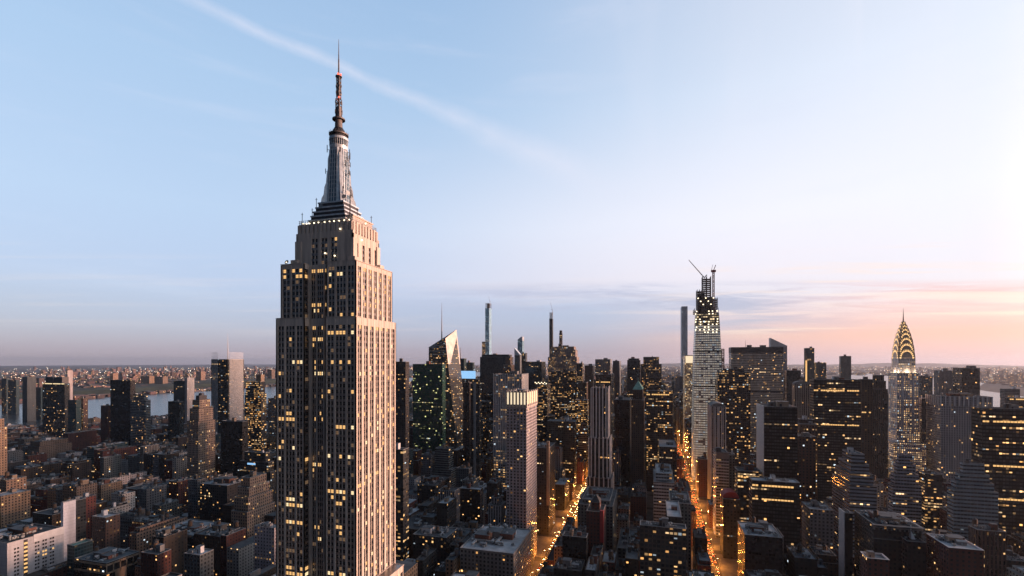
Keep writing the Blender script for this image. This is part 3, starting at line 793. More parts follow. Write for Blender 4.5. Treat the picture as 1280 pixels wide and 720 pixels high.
for (r0, z0), (r1, z1) in zip(pr, pr[1:] + pr[:1]): wm.quad([(r0, -th, z0), (r0, th, z0), (r1, th, z1), (r1, -th, z1)])
wm = wm.data('mast_wing', M['nickel'])
for i in range(4): link('mast_wing', wm, esb, (0, 0, 0), math.pi / 4 + i * math.pi / 2)
b = MB()
b.cyl(0, 0, 371.5, 373.6, 5.6, 5.9, 28); b.cyl(0, 0, 373.6, 377.6, 5.6, 5.6, 28, 1); b.cyl(0, 0, 377.6, 379.2, 6.1, 6.1, 28)
for i in range(28):
    a = i * math.pi / 14; b.bar((5.68 * math.cos(a), 5.68 * math.sin(a), 373.6), (5.68 * math.cos(a), 5.68 * math.sin(a), 377.6), .14, 0)
b.build('observation_drum', [M['nickel'], M['glass']], esb)
b = MB(); b.cyl(0, 0, 379.2, 381.2, 5.6, 5.2, 28, 1); b.cyl(0, 0, 381.2, 382.0, 6.2, 6.2, 28); b.cyl(0, 0, 382.0, 386, 4.9, 2.9, 28, 1)
for i in range(20):
    a = i * math.pi / 10; b.bar((6.1 * math.cos(a), 6.1 * math.sin(a), 382), (6.1 * math.cos(a), 6.1 * math.sin(a), 383.2), .07)
b.build('dome', [M['steel'], M['dark_metal']], esb)
b = MB()
b.cyl(0, 0, 386, 391.5, 2.5, 2.3, 16); b.cyl(0, 0, 391.5, 392.3, 4.1, 4.1, 20); b.cyl(0, 0, 392.3, 393.4, 2.4, 1.9, 16)
def lattice(b, r, z0, z1, st, th_=.13):
    c = [(r, r), (-r, r), (-r, -r), (r, -r)]
    for x, y in c: b.bar((x, y, z0), (x, y, z1), th_ * 1.4)
    z = z0; i = 0
    while z < z1 - .1:
        z2 = min(z + st, z1)
        for j in range(4):
            p, q = c[j], c[(j + 1) % 4]
            b.bar((*p, z), (*q, z2) if i % 2 else (*q, z), th_)
            b.bar((*(p if i % 2 else q), z), (*(q if i % 2 else p), z2), th_)
        z = z2; i += 1
lattice(b, 1.35, 393.4, 405.5, 1.5); b.cyl(0, 0, 393.4, 400, 1.75, 1.75, 10); b.cyl(0, 0, 386, 421, .5, .5, 8)
lattice(b, 1.0, 405.5, 420, 1.3); b.cyl(0, 0, 408, 417.5, 1.15, .95, 10)
b.cyl(0, 0, 420, 420.6, 2.1, 2.1, 14); b.cyl(0, 0, 420.6, 432, .52, .42, 8); b.cyl(0, 0, 432, 445, .34, .12, 8)
for z, r in ((397, 2.6), (403, 2.2), (409.5, 1.9), (414, 1.8)):
    for i in range(6):
        a = i * math.pi / 3 + z; b.bar((.8 * math.cos(a), .8 * math.sin(a), z), (r * math.cos(a), r * math.sin(a), z), .12); b.bar((r * math.cos(a), r * math.sin(a), z - .8), (r * math.cos(a), r * math.sin(a), z + .8), .12)
b.build('antenna', M['steel'], esb)
bm = MB(); bm.box(-.4, .4, -.4, .4, -.4, .4, bottom=True); bm = bm.data('beacon', M['red_light'])
for x, y, z in ((1.2, -1.3, 406), (-1.3, 1.2, 406), (1.9, -.5, 421.1), (-1.9, .5, 421.1), (.8, -1.8, 421.1)): link('beacon', bm, esb, (x, y, z))
# aerials and dishes on the wings, mostly on the sunny side
b = MB(); rg = random.Random(5)
for i in range(34):
    a = rg.choice([-.7, -.5, .1, .5, .8, 2.4, 3.9, 2.7]) + rg.uniform(-.2, .2); r = rg.uniform(6.3, 8.6); z = rg.uniform(337, 371)
    r = min(r, 5.6 + (372 - z) * .14 + 1.4)
    x, y = r * math.cos(a), r * math.sin(a)
    b.bar((x * .7, y * .7, z), (x, y, z), .1); b.bar((x, y, z - rg.uniform(.8, 2)), (x, y, z + rg.uniform(.8, 3)), .17)
for x, y, z0, z1 in ((9.5, -6, 335, 353), (11, -3, 325, 346), (14.5, -9, 325, 333), (16, -3, 325, 331), (-12, -11, 326, 331), (-18, -13, 320, 328), (17.5, -13, 320, 326), (17.5, 11, 325, 330), (-10, -9.5, 332, 338)):
    b.bar((x, y, z0), (x, y, z1), .13); b.bar((x - .8, y, z1 - 1), (x + .8, y, z1 - 1), .09)
b.build('aerial', M['dark_metal'], esb)
ds = MB(); ds.cyl(0, 0, 0, .5, .3, 1.1, 14); ds = ds.data('dish', M['metal'])
for x, y, z, rx, rz in ((8.6, -6.6, 338, 1.4, .3), (9.6, -4.4, 341, 1.5, 1.2), (-3, -13.5, 331, 1.5, 0), (10.8, -2, 337, 1.4, 1.5), (-24, -19.5, 295, 1.2, 0)):
    o = link('dish', ds, esb, (x, y, z)); o.rotation_euler = (rx, 0, rz); o.scale = (1.3, 1.3, 1.3)
# ------------------------------------------------------------------ landmark towers, each a thing of its own
LM = []                                               # (px, py, short name) used when the smaller buildings are described
def lm(px, py, s): LM.append((px, py, s))
OT = 'office tower'
def T(*a, land=None, **kw):
    o = tower(*a, **kw)
    if land: lm(*land)
    return o
def fins(style_mat, a, b_, y, z0, z1, n, dep=.8, wd=.9, root=None, side=None, name='pier'):
    """vertical stone or metal fins on a south face (y fixed) or, with side, on an east/west face"""
    mb = MB()
    for i in range(n + 1):
        x = a + (b_ - a) * i / n
        if side is None: mb.box(x - wd / 2, x + wd / 2, y - dep, y + .02, z0, z1)
        else: mb.box(min(y, y + side * dep), max(y, y + side * dep), x - wd / 2, x + wd / 2, z0, z1)
    return mb.build(name, style_mat, root)
def mast_part(root, x, y, z0, z1, r=.6, name='antenna', mat='steel'):
    mb = MB(); mb.cyl(x, y, z0, z1, r, r * .35, 8); return mb.build(name, M[mat], root)
def with_fins(mat='white_metal', step=6.0, wd=1.0, dep=.8, sides='SEW', top=2.0, bands=None, name='pier', z0=0):
    def f(root, cx, cy, tiers):
        x0, x1, y0, y1, _, z1 = tiers[0]
        mb = MB(); x0 -= cx; x1 -= cx; y0 -= cy; y1 -= cy
        if bands:
            z = max(z0, 12)
            while z < z1: mb.box(x0 - dep, x1 + dep, y0 - dep, y1 + dep, z, z + wd, bottom=True, faces='SEW'); z += bands
        else:
            n = max(2, round((x1 - x0) / step))
            for i in range(n + 1):
                x = x0 + (x1 - x0) * i / n; mb.box(x - wd / 2, x + wd / 2, y0 - dep, y0 + .02, z0, z1 + top)
            m_ = max(2, round((y1 - y0) / step))
            for i in range(1, m_ + 1):
                y = y0 + (y1 - y0) * i / m_
                if 'E' in sides: mb.box(x1 - .02, x1 + dep, y - wd / 2, y + wd / 2, z0, z1 + top)
                if 'W' in sides: mb.box(x0 - dep, x0 + .02, y - wd / 2, y + wd / 2, z0, z1 + top)
        mb.build(name, M[mat], root)
    return f
def lit_band(z_from_top, h=2.2, mat='lit', sides='S'):
    def f(root, cx, cy, tiers):
        x0, x1, y0, y1, _, z1 = tiers[0]
        mb = MB(); n = int((x1 - x0) / 3); z = z1 - z_from_top
        for i in range(n):
            if (i * 7) % 11 == 3: continue
            a = x0 - cx + i * 3 + .3; mb.box(a, a + 2.5, y0 - cy - .12, y0 - cy + .01, z, z + h)
        mb.build('lit_floor', M[mat], root)
    return f
def both(*fs):
    def f(*a):
        for q in fs: q(*a)
    return f

m_busy = facade('busy_office_facade', (0.03, 0.03, 0.03), ww=.9, wh=.65, p=.22, prow=.12, s=1.3, tint=.1, even=.3)
S['busy'] = (m_busy, 3.2, 3.8, 'dark')
m_busy2 = facade('dim_office_facade', (0.05, 0.048, 0.045), ww=.75, wh=.6, p=.10, prow=.07, s=1.3, tint=.1, even=.4)
S['dim'] = (m_busy2, 3.2, 3.8, 'dark')
# ---- left, towards the river
T('tower', 'narrow teal glass riverside tower at the far left edge', OT, 'teal_glass', 2, 8, 10, 1500, 473)
T('tower', 'teal glass riverside tower, second from the left edge', OT, 'teal_glass', 10, 20, 23, 1480, 475)
T('tower', 'slim riverside tower with a dark side and a pale pink sunlit side', OT, 'grey_stone', 28, 34, 45, 1300, 471)
T('tower', 'low teal glass tower between the pink sided tower and the twin topped tower', OT, 'teal_glass', 45, 51, 54, 1350, 484)
def twin_top(root, cx, cy, tiers):
    x0, x1, y0, y1, _, z1 = tiers[0]; mb = MB()
    for a, c in ((.18, .5), (.58, .92)): mb.box(x0 - cx + (x1 - x0) * a, x0 - cx + (x1 - x0) * c, -8, 8, z1, z1 + 17)
    mb.build('rooftop_block', M['dark_metal'], root)
T('tower', 'broad dark glass tower with a bright line under its roof and twin rooftop blocks', OT, 'dark_glass', 53, 81, 84, 950, 479, extra=both(twin_top, lit_band(3.2, 2.4, 'lit2')), land=(68, 520, 'twin topped glass tower'), bulks=0)
T('tower', 'slender pale pink tower rising behind the twin topped glass tower', OT, 'white_brick', 83, 84.5, 91, 1150, 463)
T('tower', 'low teal tower right of the twin topped glass tower', OT, 'teal_glass', 85, 95, 97, 900, 500)
T('tower', 'small brown ribbed tower right of the twin topped glass tower', OT, 'brown_stripe', 97, 104, 108, 980, 498)
T('tower', 'plain black slab tower standing before the river', OT, 'black_tower', 138, 163, 167, 900, 475, land=(152, 500, 'black slab tower'), bulks=0)
T('tower', 'low brick tower just left of the black slab tower', 'apartment tower', 'red_brick', 126, 135, 138, 900, 507)
T('building', 'wide grey banded building right of the black slab tower', 'office building', 'grey_ribbon', 163, 182, 186, 860, 500, steps=((493, .15),))
T('tower', 'teal tower with a pale sunlit side standing before the river', 'apartment tower', 'teal_glass', 217, 231, 236, 1240, 476)
T('tower', 'pale grey tower beside the teal tower before the river', 'apartment tower', 'white_brick', 231, 234, 243, 1200, 472)
T('tower', 'short dark slab at the foot of the riverside teal tower', OT, 'dark_glass', 210, 224, 228, 900, 502)
def nelson(root, cx, cy, tiers):
    mb = MB(); x0, x1, y0, y1, _, z1 = tiers[-1]; mb.box(x0 - cx + 4, x1 - cx - 4, y0 - cy + 3, y1 - cy - 3, z1 - 1, z1 + 7); mb.cyl((x0 + x1) / 2 - cx, (y0 + y1) / 2 - cy, z1 + 6, z1 + 11, 5, 3.5, 10); mb.build('crown', M['dark_metal'], root)
S['tan_lit'] = (facade('tan_lit_facade', (0.32, 0.23, 0.165), ww=.48, wh=.55, p=.10, prow=.10, tint=.02, s=1.3), 3.2, 3.7, 'tan stone')
T('tower', 'stepped tan stone tower with pink sunlit side, dark cap and lit floors', OT, 'tan_lit', 234, 248, 269, 640, 527, steps=((511, .08), (500, .12)), extra=nelson, coping='coping_dark', land=(250, 545, 'stepped tan tower'), bulks=0)
def nyt(root, cx, cy, tiers):
    x0, x1, y0, y1, _, z1 = tiers[0]; a, b_, c, e = x0 - cx, x1 - cx, y0 - cy, y1 - cy
    mb = MB()                                          # ceramic rod screens standing off the glass, rising past the roof
    z = 20.0
    while z < z1 + 16:
        st = .9 if z < z1 else 1.7
        mb.box(b_ + .9, b_ + 1.1, c + 3, e - 3, z, z + .38, bottom=True)
        mb.box(a + 3, a + (b_ - a) * .42, c - 1.1, c - .9, z, z + .38, bottom=True)
        z += st
    mb.build('rod_screen', M['white'], root)
    mb = MB(); mb.cyl(0, 0, z1, z1 + 22, 1.0, .8, 8); mb.cyl(0, 0, z1 + 22, z1 + 62, .8, .15, 8); mb.build('antenna', M['white_metal'], root)
T('tower', 'tall office tower with a roof mast, one bluish face and one pale pink screened face', OT, 'dim', 264, 285, 305, 905, 449, extra=nyt, land=(285, 480, 'masted screen tower'), bulks=0, tanks=0)
def pinkbox(root, cx, cy, tiers):
    x0, x1, y0, y1, _, z1 = tiers[-1]; mb = MB(); mb.box(x1 - cx - 12, x1 - cx, y0 - cy + 2, y1 - cy - 2, z1, z1 + 14, mt=0); mb.build('rooftop_block', M['tanw'], root)
T('tower', 'dark office tower crowded with lit windows just left of the giant skyscraper', OT, 'busy', 306, 326, 333, 800, 492, steps=((477, .06),), extra=pinkbox, land=(318, 520, 'window lit dark tower'), bulks=0)
T('tower', 'bluish ribbed tower half hidden by the giant skyscraper', OT, 'grey_stripe', 335, 346, 350, 900, 498)
T('tower', 'black office block with two lit floors below the masted screen tower', OT, 'black_tower', 276, 303, 309, 650, 527)
T('building', 'low terraced office block with lit floors and a blue lit sign', 'office building', 'dim', 297, 338, 346, 560, 590, steps=((578, .07), (566, .12)), extra=lambda r_, cx, cy, t_: MB().box(-12, 2, t_[1][2] - cy - .15, t_[1][2] - cy + .02, t_[1][5] - 5, t_[1][5] - 2.5).build('blue_sign', M['bluelit'], r_), land=(318, 575, 'terraced lit office block'))
def zig(root, cx, cy, tiers): pass
T('building', 'tan brick apartment block stepping up in many setbacks, warmly lit', 'apartment building', 'tan_lit', 289, 309, 344, 462, 640, steps=((622, .07), (609, .08), (597, .10)), tanks=1, bulks=2, land=(312, 640, 'stepped tan apartment block'))
T('building', 'pale grey loft building with cold lit windows at the giant skyscraper foot', 'loft building', 'white_brick', 318, 343, 350, 395, 660, tanks=1, units=4)
T('tower', 'slim grey tower with an open grid front, left of the stepped tan apartment block', 'loft building', 'grey_stone', 235, 247, 251, 520, 600, coping='coping')
T('building', 'wide dark loft building with white rooftop sheds', 'loft building', 'dark_stone', 250, 284, 312, 505, 607, units=6, bulks=3, roofmat=M['white_roof'])
def bigcorn(root, cx, cy, tiers):
    x0, x1, y0, y1, _, z1 = tiers[0]; a, b_, c, e = x0 - cx, x1 - cx, y0 - cy, y1 - cy; mb = MB()
    for z, o, h in ((z1 - 1.0, 1.6, .9), (z1 - 2.6, .9, .8), (z1 - 12, .7, .7)):
        mb.box(a - o, b_ + o, c - o, c, z, z + h, bottom=True); mb.box(b_, b_ + o, c, e, z, z + h, bottom=True)
    for i in range(int((b_ - a) / 3)): x = a + i * 3; mb.box(x, x + .8, c - 1.3, c, z1 - 4.2, z1 - 1.8)
    for i in range(int((e - c) / 3)): y = c + i * 3; mb.box(b_, b_ + 1.3, y, y + .8, z1 - 4.2, z1 - 1.8)
    mb.build('cornice', M['greyw'], root)
T('building', 'bulky dark building with a heavy bracketed cornice around its wide roof', 'office building', 'dark_stone', 196, 246, 286, 415, 669, extra=bigcorn, bulks=2, units=3, tanks=1, land=(235, 675, 'cornice edged dark block'))
T('building', 'grey and pink plastered building with a bluish roof in the bottom foreground', 'apartment building', 'grey_stone', 230, 250, 267, 345, 694, bulks=1, roofmat=M['white_roof'], units=2)
T('building', 'orange brown brick building with rounded tanks behind its parapet', 'apartment building', 'red_brick', 176, 197, 214, 345, 693, tanks=2)
# pink stepped apartment tower on the left edge
T('tower', 'stepped pink apartment tower cut off by the left edge', 'apartment tower', 'tan_stone', -22, -6, 9, 470, 535, steps=((524, .12),), land=(12, 590, 'pink stepped tower'), tanks=1)
T('building', 'mid height pink brick wing in front of the pink stepped tower', 'apartment building', 'tan_stone', -14, 8, 33, 440, 600)
T('building', 'lower pink brick wing with a pale top floor in front of the pink stepped tower', 'apartment building', 'tan_stone', -12, 1, 38, 412, 620, coping='coping', roofmat=M['white_roof'])
# near white building with real windows
def white_bldg(root, cx, cy, tiers):
    x0, x1, y0, y1, _, z1 = tiers[0]; e = x1 - cx; a = y0 - cy; L = y1 - y0
    wq = MB(); wq.box(0, .12, -.75, .75, 0, 1.7, m=0); wq.box(0, .2, -.85, .85, -.18, 0, m=1, bottom=True); wq.box(0, .16, -.04, .04, 0, 1.7, m=1)
    ws = [wq.data('window', [M[q], M['coping']]) for q in ('glass', 'glass', 'glass', 'lit')]
    rg = random.Random(9)
    for r_ in range(8):
        for y in ([6, 8.3] + [L * .48 + i for i in (0, 2.2, 6.3, 8.5, 12.6, 14.8)]):
            if y > L - 2: continue
            o = link('window', ws[3] if (r_ in (3, 4) and y > L * .5 and rg.random() < .75) else rg.choice(ws[:3]), root, (e, a + y, z1 - 8.5 - r_ * 3.6))
    st = MB(); st.box(e - .3, e + .06, a + L * .27, a + L * .34, z1 - 40, z1 - 1.5); st.build('stair_shaft', M['dark_metal'], root)
    lb = MB()
    for i in range(9): lb.box(e + .05, e + .3, a + L * .275, a + L * .335, z1 - 6 - i * 4, z1 - 4.2 - i * 4, bottom=True)
    lb.build('stair_window', M['lit'], root)
    bnd = MB(); bnd.box(e, e + .35, a + L * .44, a + L, z1 - 6.5, z1 + 1.0, bottom=True); bnd.build('blank_panel', M['white'], root)
S['whitewall'] = (facade('white_wall_facade', (0.50, 0.485, 0.49), ww=.0, wh=.0, tint=.02), 4, 3.6, 'white')
T('building', 'white plastered building with paired dark windows and a yellow lit stair strip', 'apartment building', 'whitewall', -30, 9, 80, 316, 679, extra=white_bldg, bulks=2, units=5, land=(40, 690, 'white plastered building'))
S['blankwhite'] = (facade('blank_party_wall', (0.62, 0.64, 0.66), ww=.0, wh=.0, tint=.02), 4, 3.6, 'white')
T('building', 'narrow building with a tall blank white side wall', 'apartment building', 'blankwhite', 76, 79, 93, 372, 628, bulks=0, land=(86, 640, 'blank white wall'))
T('building', 'brown building with yellow lit windows beside the blank white wall', 'apartment building', 'dim', 84, 93, 106, 400, 626, bulks=1)
T('building', 'red brick building with pale stripes near the top, right of the blank white wall', 'apartment building', 'red_brick', 98, 105, 120, 430, 622, bulks=1)
def bandtop(root, cx, cy, tiers):
    x0, x1, y0, y1, _, z1 = tiers[0]; mb = MB(); e = x1 - cx; a = y0 - cy; c = y1 - cy
    for z in (z1 - 3, z1 - 11): mb.box(e, e + .5, a, c, z, z + 1.8, bottom=True); mb.box(x0 - cx, e, a - .5, a, z, z + 1.8, bottom=True)
    n = 5
    for i in range(n + 1): y = a + (c - a) * i / n; mb.box(e, e + .5, y - .4, y + .4, z1 - 11, z1 - 1)
    mb.box(e, e + .3, a + (c - a) * .25, a + (c - a) * .6, z1 - 40, z1 - 11)
    mb.build('facing', M['tanw'], root)
T('building', 'dark building with orange lit loggia floor and pink blank panel in the left foreground', 'apartment building', 'black_tower', 93, 133, 174, 338, 704, extra=bandtop, bulks=2, units=4, land=(150, 700, 'loggia topped building'))
T('tower', 'square dark tower with two pink blank panels above the loggia topped building', 'apartment building', 'brown_brick', 115, 132, 150, 392, 647, bulks=1)
T('building', 'green glass roofed low shed behind the loggia topped building', 'shed', 'teal_glass', 84, 93, 116, 352, 682, roofmat=M['verdigris'], bulks=0)
T('building', 'white top floored building with small yellow lamps on its roof terrace', 'apartment building', 'white_brick', 139, 153, 169, 470, 618, units=3, roofmat=M['white_roof'])
# ---- behind and right of the giant skyscraper
T('tower', 'dark slender tower just right of the giant skyscraper', OT, 'dark_stone', 490, 507, 511, 720, 452, bulks=1)
T('building', 'low tower with bright yellow floors directly right of the giant skyscraper', OT, 'busy', 480, 504, 508, 450, 562)
m_green = facade('green_glass_facade', (0.015, 0.05, 0.038), (0.010, 0.075, 0.052), .92, .75, .12, .07, s=1.1, tint=.05, lit=(.75, .85, .3))
S['green'] = (m_green, 2.8, 3.8, 'green glass')
T('tower', 'green glass office tower with scattered lit windows', OT, 'green', 516, 553, 557, 850, 455, land=(535, 500, 'green glass tower'), bulks=2)
# crystalline tower with a sliced top and spire
def crystal():
    Y = 960.0
    x0, x1 = X_at(536, Y), X_at(556, Y); y1 = Y + 62
    cx, cy = (x0 + x1) / 2 + 8, Y + 31
    hL, hM = H_at(434, x0, Y), H_at(423, x1, Y); xr = x1
    xb = X_at(575, Y); hP = H_at(413, x1, Y) + 4
    root = thing('tower', 'faceted glass tower with a slanted top, bright peach east facet and a thin spire', OT, (cx, cy, 0))
    FOOT.append((x0 - 4, xb + 6, Y, y1)); lm(556, 450, 'slant topped crystal tower')
    m_c = facade('crystal_glass_facade', (0.06, 0.06, 0.06), (0.05, 0.05, 0.05), .92, .7, .22, .12, s=1.2, rough=.1, tint=.05)
    mb = MB(); L = lambda p: (p[0] - cx, p[1] - cy, p[2]); f = 3.9
    def wq(pts, n_, k_=7):
        o = k_ * 1000 + 10
        w_ = math.hypot(pts[1][0] - pts[0][0], pts[1][1] - pts[0][1])
        mb.quad([L(p) for p in pts], [(o + (0 if i in (0, len(pts) - 1) else n_), p[2] / f) for i, p in enumerate(pts)])
    A, B = (x0 - 3, Y, 0), (xb - 2, Y + 4, 0); C, D = (x0, Y, hL), (x1 + 1, Y, hM)
    E_, F_ = (xb + 3, y1, 0), (xr + 9, y1 - 20, hP); W0, W1 = (x0 - 3, y1, 0), (x0, y1, hL + 10)
    wq([A, B, D, C], 24)
    wq([B, E_, F_, D], 16)
    wq([E_, W0, W1, F_], 26); wq([W0, A, C, W1], 16)
    mb.quad([L(C), L(D), L(F_), L(W1)])
    mb.build('wall', m_c, root)
    mb = MB(); z0 = hM - 55                              # smooth opaque crown overlay, dawn light painted into its peach colour
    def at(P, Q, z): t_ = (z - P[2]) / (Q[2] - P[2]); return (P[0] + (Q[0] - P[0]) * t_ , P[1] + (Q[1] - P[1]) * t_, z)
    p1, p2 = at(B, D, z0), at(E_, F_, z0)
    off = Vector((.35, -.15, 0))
    mb.quad([Vector(L(q)) + off for q in (p1, p2, F_, D)]); mb.build('crown_facet', plain('painted_dawn_facet', (0.80, 0.68, 0.58), .2, .2, var=.2, scale=.05), root)
    mb = MB()
    q0 = [at(A, C, hM - 34), at(B, D, hM - 34)]
    for i in range(5):
        za = hM - 34 + i * 7.2
        a_, b_ = at(A, C, min(za, hL - .1)), at(B, D, za); mb.bar(Vector(L(a_)) + Vector((0, -.3, 0)), Vector(L(b_)) + Vector((0, -.3, 0)), .5)
    mb.build('louvre', M['white_metal'], root)
    sx = X_at(552, Y + 30) - cx
    mb = MB(); mb.cyl(sx, 0, hM - 10, H_at(378, sx + cx, Y + 30), 1.5, .2, 8); mb.build('antenna', M['steel'], root)
crystal()
def spire_top(root, cx, cy, tiers): x0, x1, y0, y1, _, z1 = tiers[-1]; mast_part(root, -4, 0, z1, z1 + 28, 1.2)
T('tower', 'small blue tower with a stub mast right of the slant topped tower', OT, 'teal_glass', 572, 580, 583, 1150, 448, extra=spire_top, bulks=0)
T('tower', 'blunt teal tower behind the blue lit billboard', OT, 'teal_glass', 582, 591, 593, 1180, 453)
def billboard(root, cx, cy, tiers):
    x0, x1, y0, y1, _, z1 = tiers[0]; mb = MB(); mb.box(x0 - cx - 1, x1 - cx + 1, y0 - cy - 1.6, y0 - cy - .6, z1 - 4, z1 + 13, bottom=True); mb.build('billboard', M['bluelit'], root)
T('tower', 'dark tower carrying a large blue lit billboard on its roof', OT, 'dark_stone', 575, 594, 597, 1020, 471, extra=billboard, bulks=0, land=(585, 480, 'billboard tower'))
T('tower', 'slim brown ribbed tower below the blue billboard', OT, 'brown_stripe', 579, 587, 589, 830, 478)
def stripe_mid(root, cx, cy, tiers): x0, x1, y0, y1, _, z1 = tiers[0]; MB().box(-2.2, 2.2, y0 - cy - .7, y0 - cy + .02, 30, z1 + 3).build('pier', M['coping'], root)
T('tower', 'slim black tower with one pale vertical stripe and lit crown', OT, 'dim', 588, 599, 602, 780, 480, steps=((474, .16),), extra=stripe_mid)
def supertall(label, cat, style, a, b_, c, Y, ytop, crane, land=None, mast=None):
    def ex(root, cx, cy, tiers):
        x0, x1, y0, y1, _, z1 = tiers[-1]; mb = MB()
        # open steel floors at the top
        A, B, C_, D_ = x0 - cx + 1, x1 - cx - 1, y0 - cy + 1, y1 - cy - 1
        for i in range(5):
            mb.box(A, B, C_, D_, z1 + i * 4.5 + 4, z1 + i * 4.5 + 4.6, bottom=True)
        for x in (A + .5, (A + B) / 2, B - .5):
            for y in (C_ + .5, D_ - .5): mb.box(x - .5, x + .5, y - .5, y + .5, z1, z1 + 24)
        mb.build('open_steel_floor', M['steel'], root)
        if crane:
            mb = MB(); mb.bar((B, 0, z1 + 10), (B, 0, z1 + 34), .6); mb.bar((B, 0, z1 + 32), (B + crane[0], 0, z1 + crane[1]), .4); mb.bar((B, 0, z1 + 34), (B - 6, 0, z1 + 37), .6)
            mb.build('tower_crane', M['white_metal'], root)
    T('skyscraper', label, 'skyscraper', style, a, b_, c, Y, ytop, extra=ex, bulks=0, land=land)
S['blue_glass'] = (facade('blue_glass_added_glow', (0.30, 0.50, 0.62), (0.14, 0.36, 0.50), .85, .8, .22, .02, rough=.15, tint=.1, s=.7, even=.5, lit=(.45, .75, 1.0)), 4.5, 5, 'blue glass')  # cool window glow added to brighten the dark glass
supertall('very slender blue glass tower still under construction with a crane on top', 'skyscraper', 'blue_glass', 606.5, 611.5, 614.5, 2200, 385, (-9, 60), (610, 410, 'slender blue tower'))
T('tower', 'thin orange lit hoist tower leaning against the slender blue tower', 'tower', 'busy', 602.5, 606, 607, 2190, 427, bulks=0)
T('building', 'wide dark office slab below the slender blue tower', OT, 'dark_glass', 600, 638, 642, 1420, 446, steps=((443, .05),))
T('tower', 'tan topped tower beside the wide dark office slab', OT, 'brown_stripe', 629, 639, 643, 1250, 456, steps=((446, .2),))
def rtop(root, cx, cy, tiers):
    x0, x1, y0, y1, _, z1 = tiers[-1]; mb = MB(); w_ = (x1 - x0)
    pr = [(-w_ / 2, z1), (-w_ / 2, z1 + 4)] + [(-w_ / 2 + w_ * (i / 6), z1 + 4 + 13 * math.sin(math.pi / 2 * i / 6)) for i in range(1, 7)] + [(w_ / 2, z1)]
    d_ = (y1 - y0) / 2
    mb.quad([(x, -d_, z) for x, z in reversed(pr)]); mb.quad([(x, d_, z) for x, z in pr])
    for (xa, za), (xb_, zb) in zip(pr, pr[1:] + pr[:1]): mb.quad([(xa, -d_, za), (xb_, -d_, zb), (xb_, d_, zb), (xa, d_, za)])
    mb.build('curved_top', M['nickel'], root)
T('tower', 'blue glass tower with a rounded top behind the white gridded tower', OT, 'blue_glass', 647, 653, 655, 1900, 426, extra=rtop, bulks=0)
def wedge(root, cx, cy, tiers):
    x0, x1, y0, y1, _, z1 = tiers[-1]; a, b_, c, e = x0 - cx, x1 - cx, y0 - cy, y1 - cy; mb = MB()
    mb.quad([(a, c, z1), (b_, c, z1), (b_, c, z1 + 2), (a, c, z1 + 26)]); mb.quad([(b_, e, z1), (a, e, z1), (a, e, z1 + 26), (b_, e, z1 + 2)])
    mb.quad([(a, e, z1), (a, c, z1), (a, c, z1 + 26), (a, e, z1 + 26)]); mb.quad([(a, c, z1 + 26), (b_, c, z1 + 2), (b_, e, z1 + 2), (a, e, z1 + 26)])
    mb.build('sloping_top', M['nickel'], root)
T('tower', 'grey tower with a slanting top beside the round topped blue tower', OT, 'grey_stripe', 643, 650, 652, 1700, 444, extra=wedge, bulks=0)
T('tower', 'small dark tower right of the round topped blue tower', OT, 'dark_glass', 652, 657, 659, 1750, 441)
T('tower', 'blunt dark tower right of the white gridded tower', OT, 'dark_glass', 657, 677, 682, 1300, 452)
FLB = MB().box(-.9, .9, -.5, .5, 0, 1.6, bottom=True).data('roof_light', M['flood'])
def rooflights(r_, cx, cy, t_):
    for i in range(8): link('roof_light', FLB, r_, (t_[0][0] - cx + 2 + i * (t_[0][1] - t_[0][0] - 4) / 7, t_[0][2] - cy - .6, t_[0][5] + (.2 if i % 2 else 2.6)))
T('tower', 'grey tower with a zigzag row of white roof lights', OT, 'dim', 668, 684, 688, 1080, 480, extra=rooflights, land=(676, 490, 'zigzag lit roof tower'))
S['gridlit'] = (facade('gridded_office_facade', (0.45, 0.45, 0.45), ww=.72, wh=.6, p=.22, prow=.10, tint=.02, s=1.1), 4.2, 3.9, 'gridded')
T('tower', 'tower with white grid front, yellow lit top floors and narrow pink side', OT, 'gridlit', 617, 652, 660, 790, 468, extra=both(with_fins('white_metal', 4.2, 1.2, .6, 'SE', 1.0, z0=60), with_fins('white_metal', wd=.8, dep=.3, bands=3.9, name='ledge', z0=60)), land=(635, 480, 'white gridded tower'))
# tower with a floodlit fluted crown on the lit avenue
def crownlit(root, cx, cy, tiers):
    x0, x1, y0, y1, _, z1 = tiers[0]; a, b_, c, e = x0 - cx, x1 - cx, y0 - cy, y1 - cy
    mb, lb = MB(), MB(); zc0 = z1 - 14
    n = 6
    for i in range(n + 1):
        x = a + (b_ - a) * i / n; mb.box(x - .8, x + .8, c - 1.0, c + .3, zc0 - 2, z1 + 1.2)
        if i < n: lb.box(x + 1.0, x + (b_ - a) / n - 1.0, c - .25, c + .0, zc0, z1 - .8)
    n = 5
    for i in range(n + 1):
        y = c + (e - c) * i / n; mb.box(b_ - .3, b_ + 1.0, y - .8, y + .8, zc0 - 2, z1 + 1.2); mb.box(a - 1.0, a + .3, y - .8, y + .8, zc0 - 2, z1 + 1.2)
        if i < n:
            lb.box(b_, b_ + .25, y + 1.0, y + (e - c) / n - 1.0, zc0, z1 - .8); lb.box(a - .25, a, y + 1.0, y + (e - c) / n - 1.0, zc0, z1 - .8)
    mb.box(a - 1.1, b_ + 1.1, c - 1.1, c, zc0 - 3.2, zc0 - 2, bottom=True); mb.box(b_, b_ + 1.1, c, e, zc0 - 3.2, zc0 - 2, bottom=True)
    mb.build('crown_fin', M['lime'], root); lb.build('crown_window', M['crownlit'], root)
    mb = MB(); mb.cyl(0, 2, z1 - 1, z1 + 1.4, 7, 7, 20); mb.build('roof_drum', M['coping'], root)
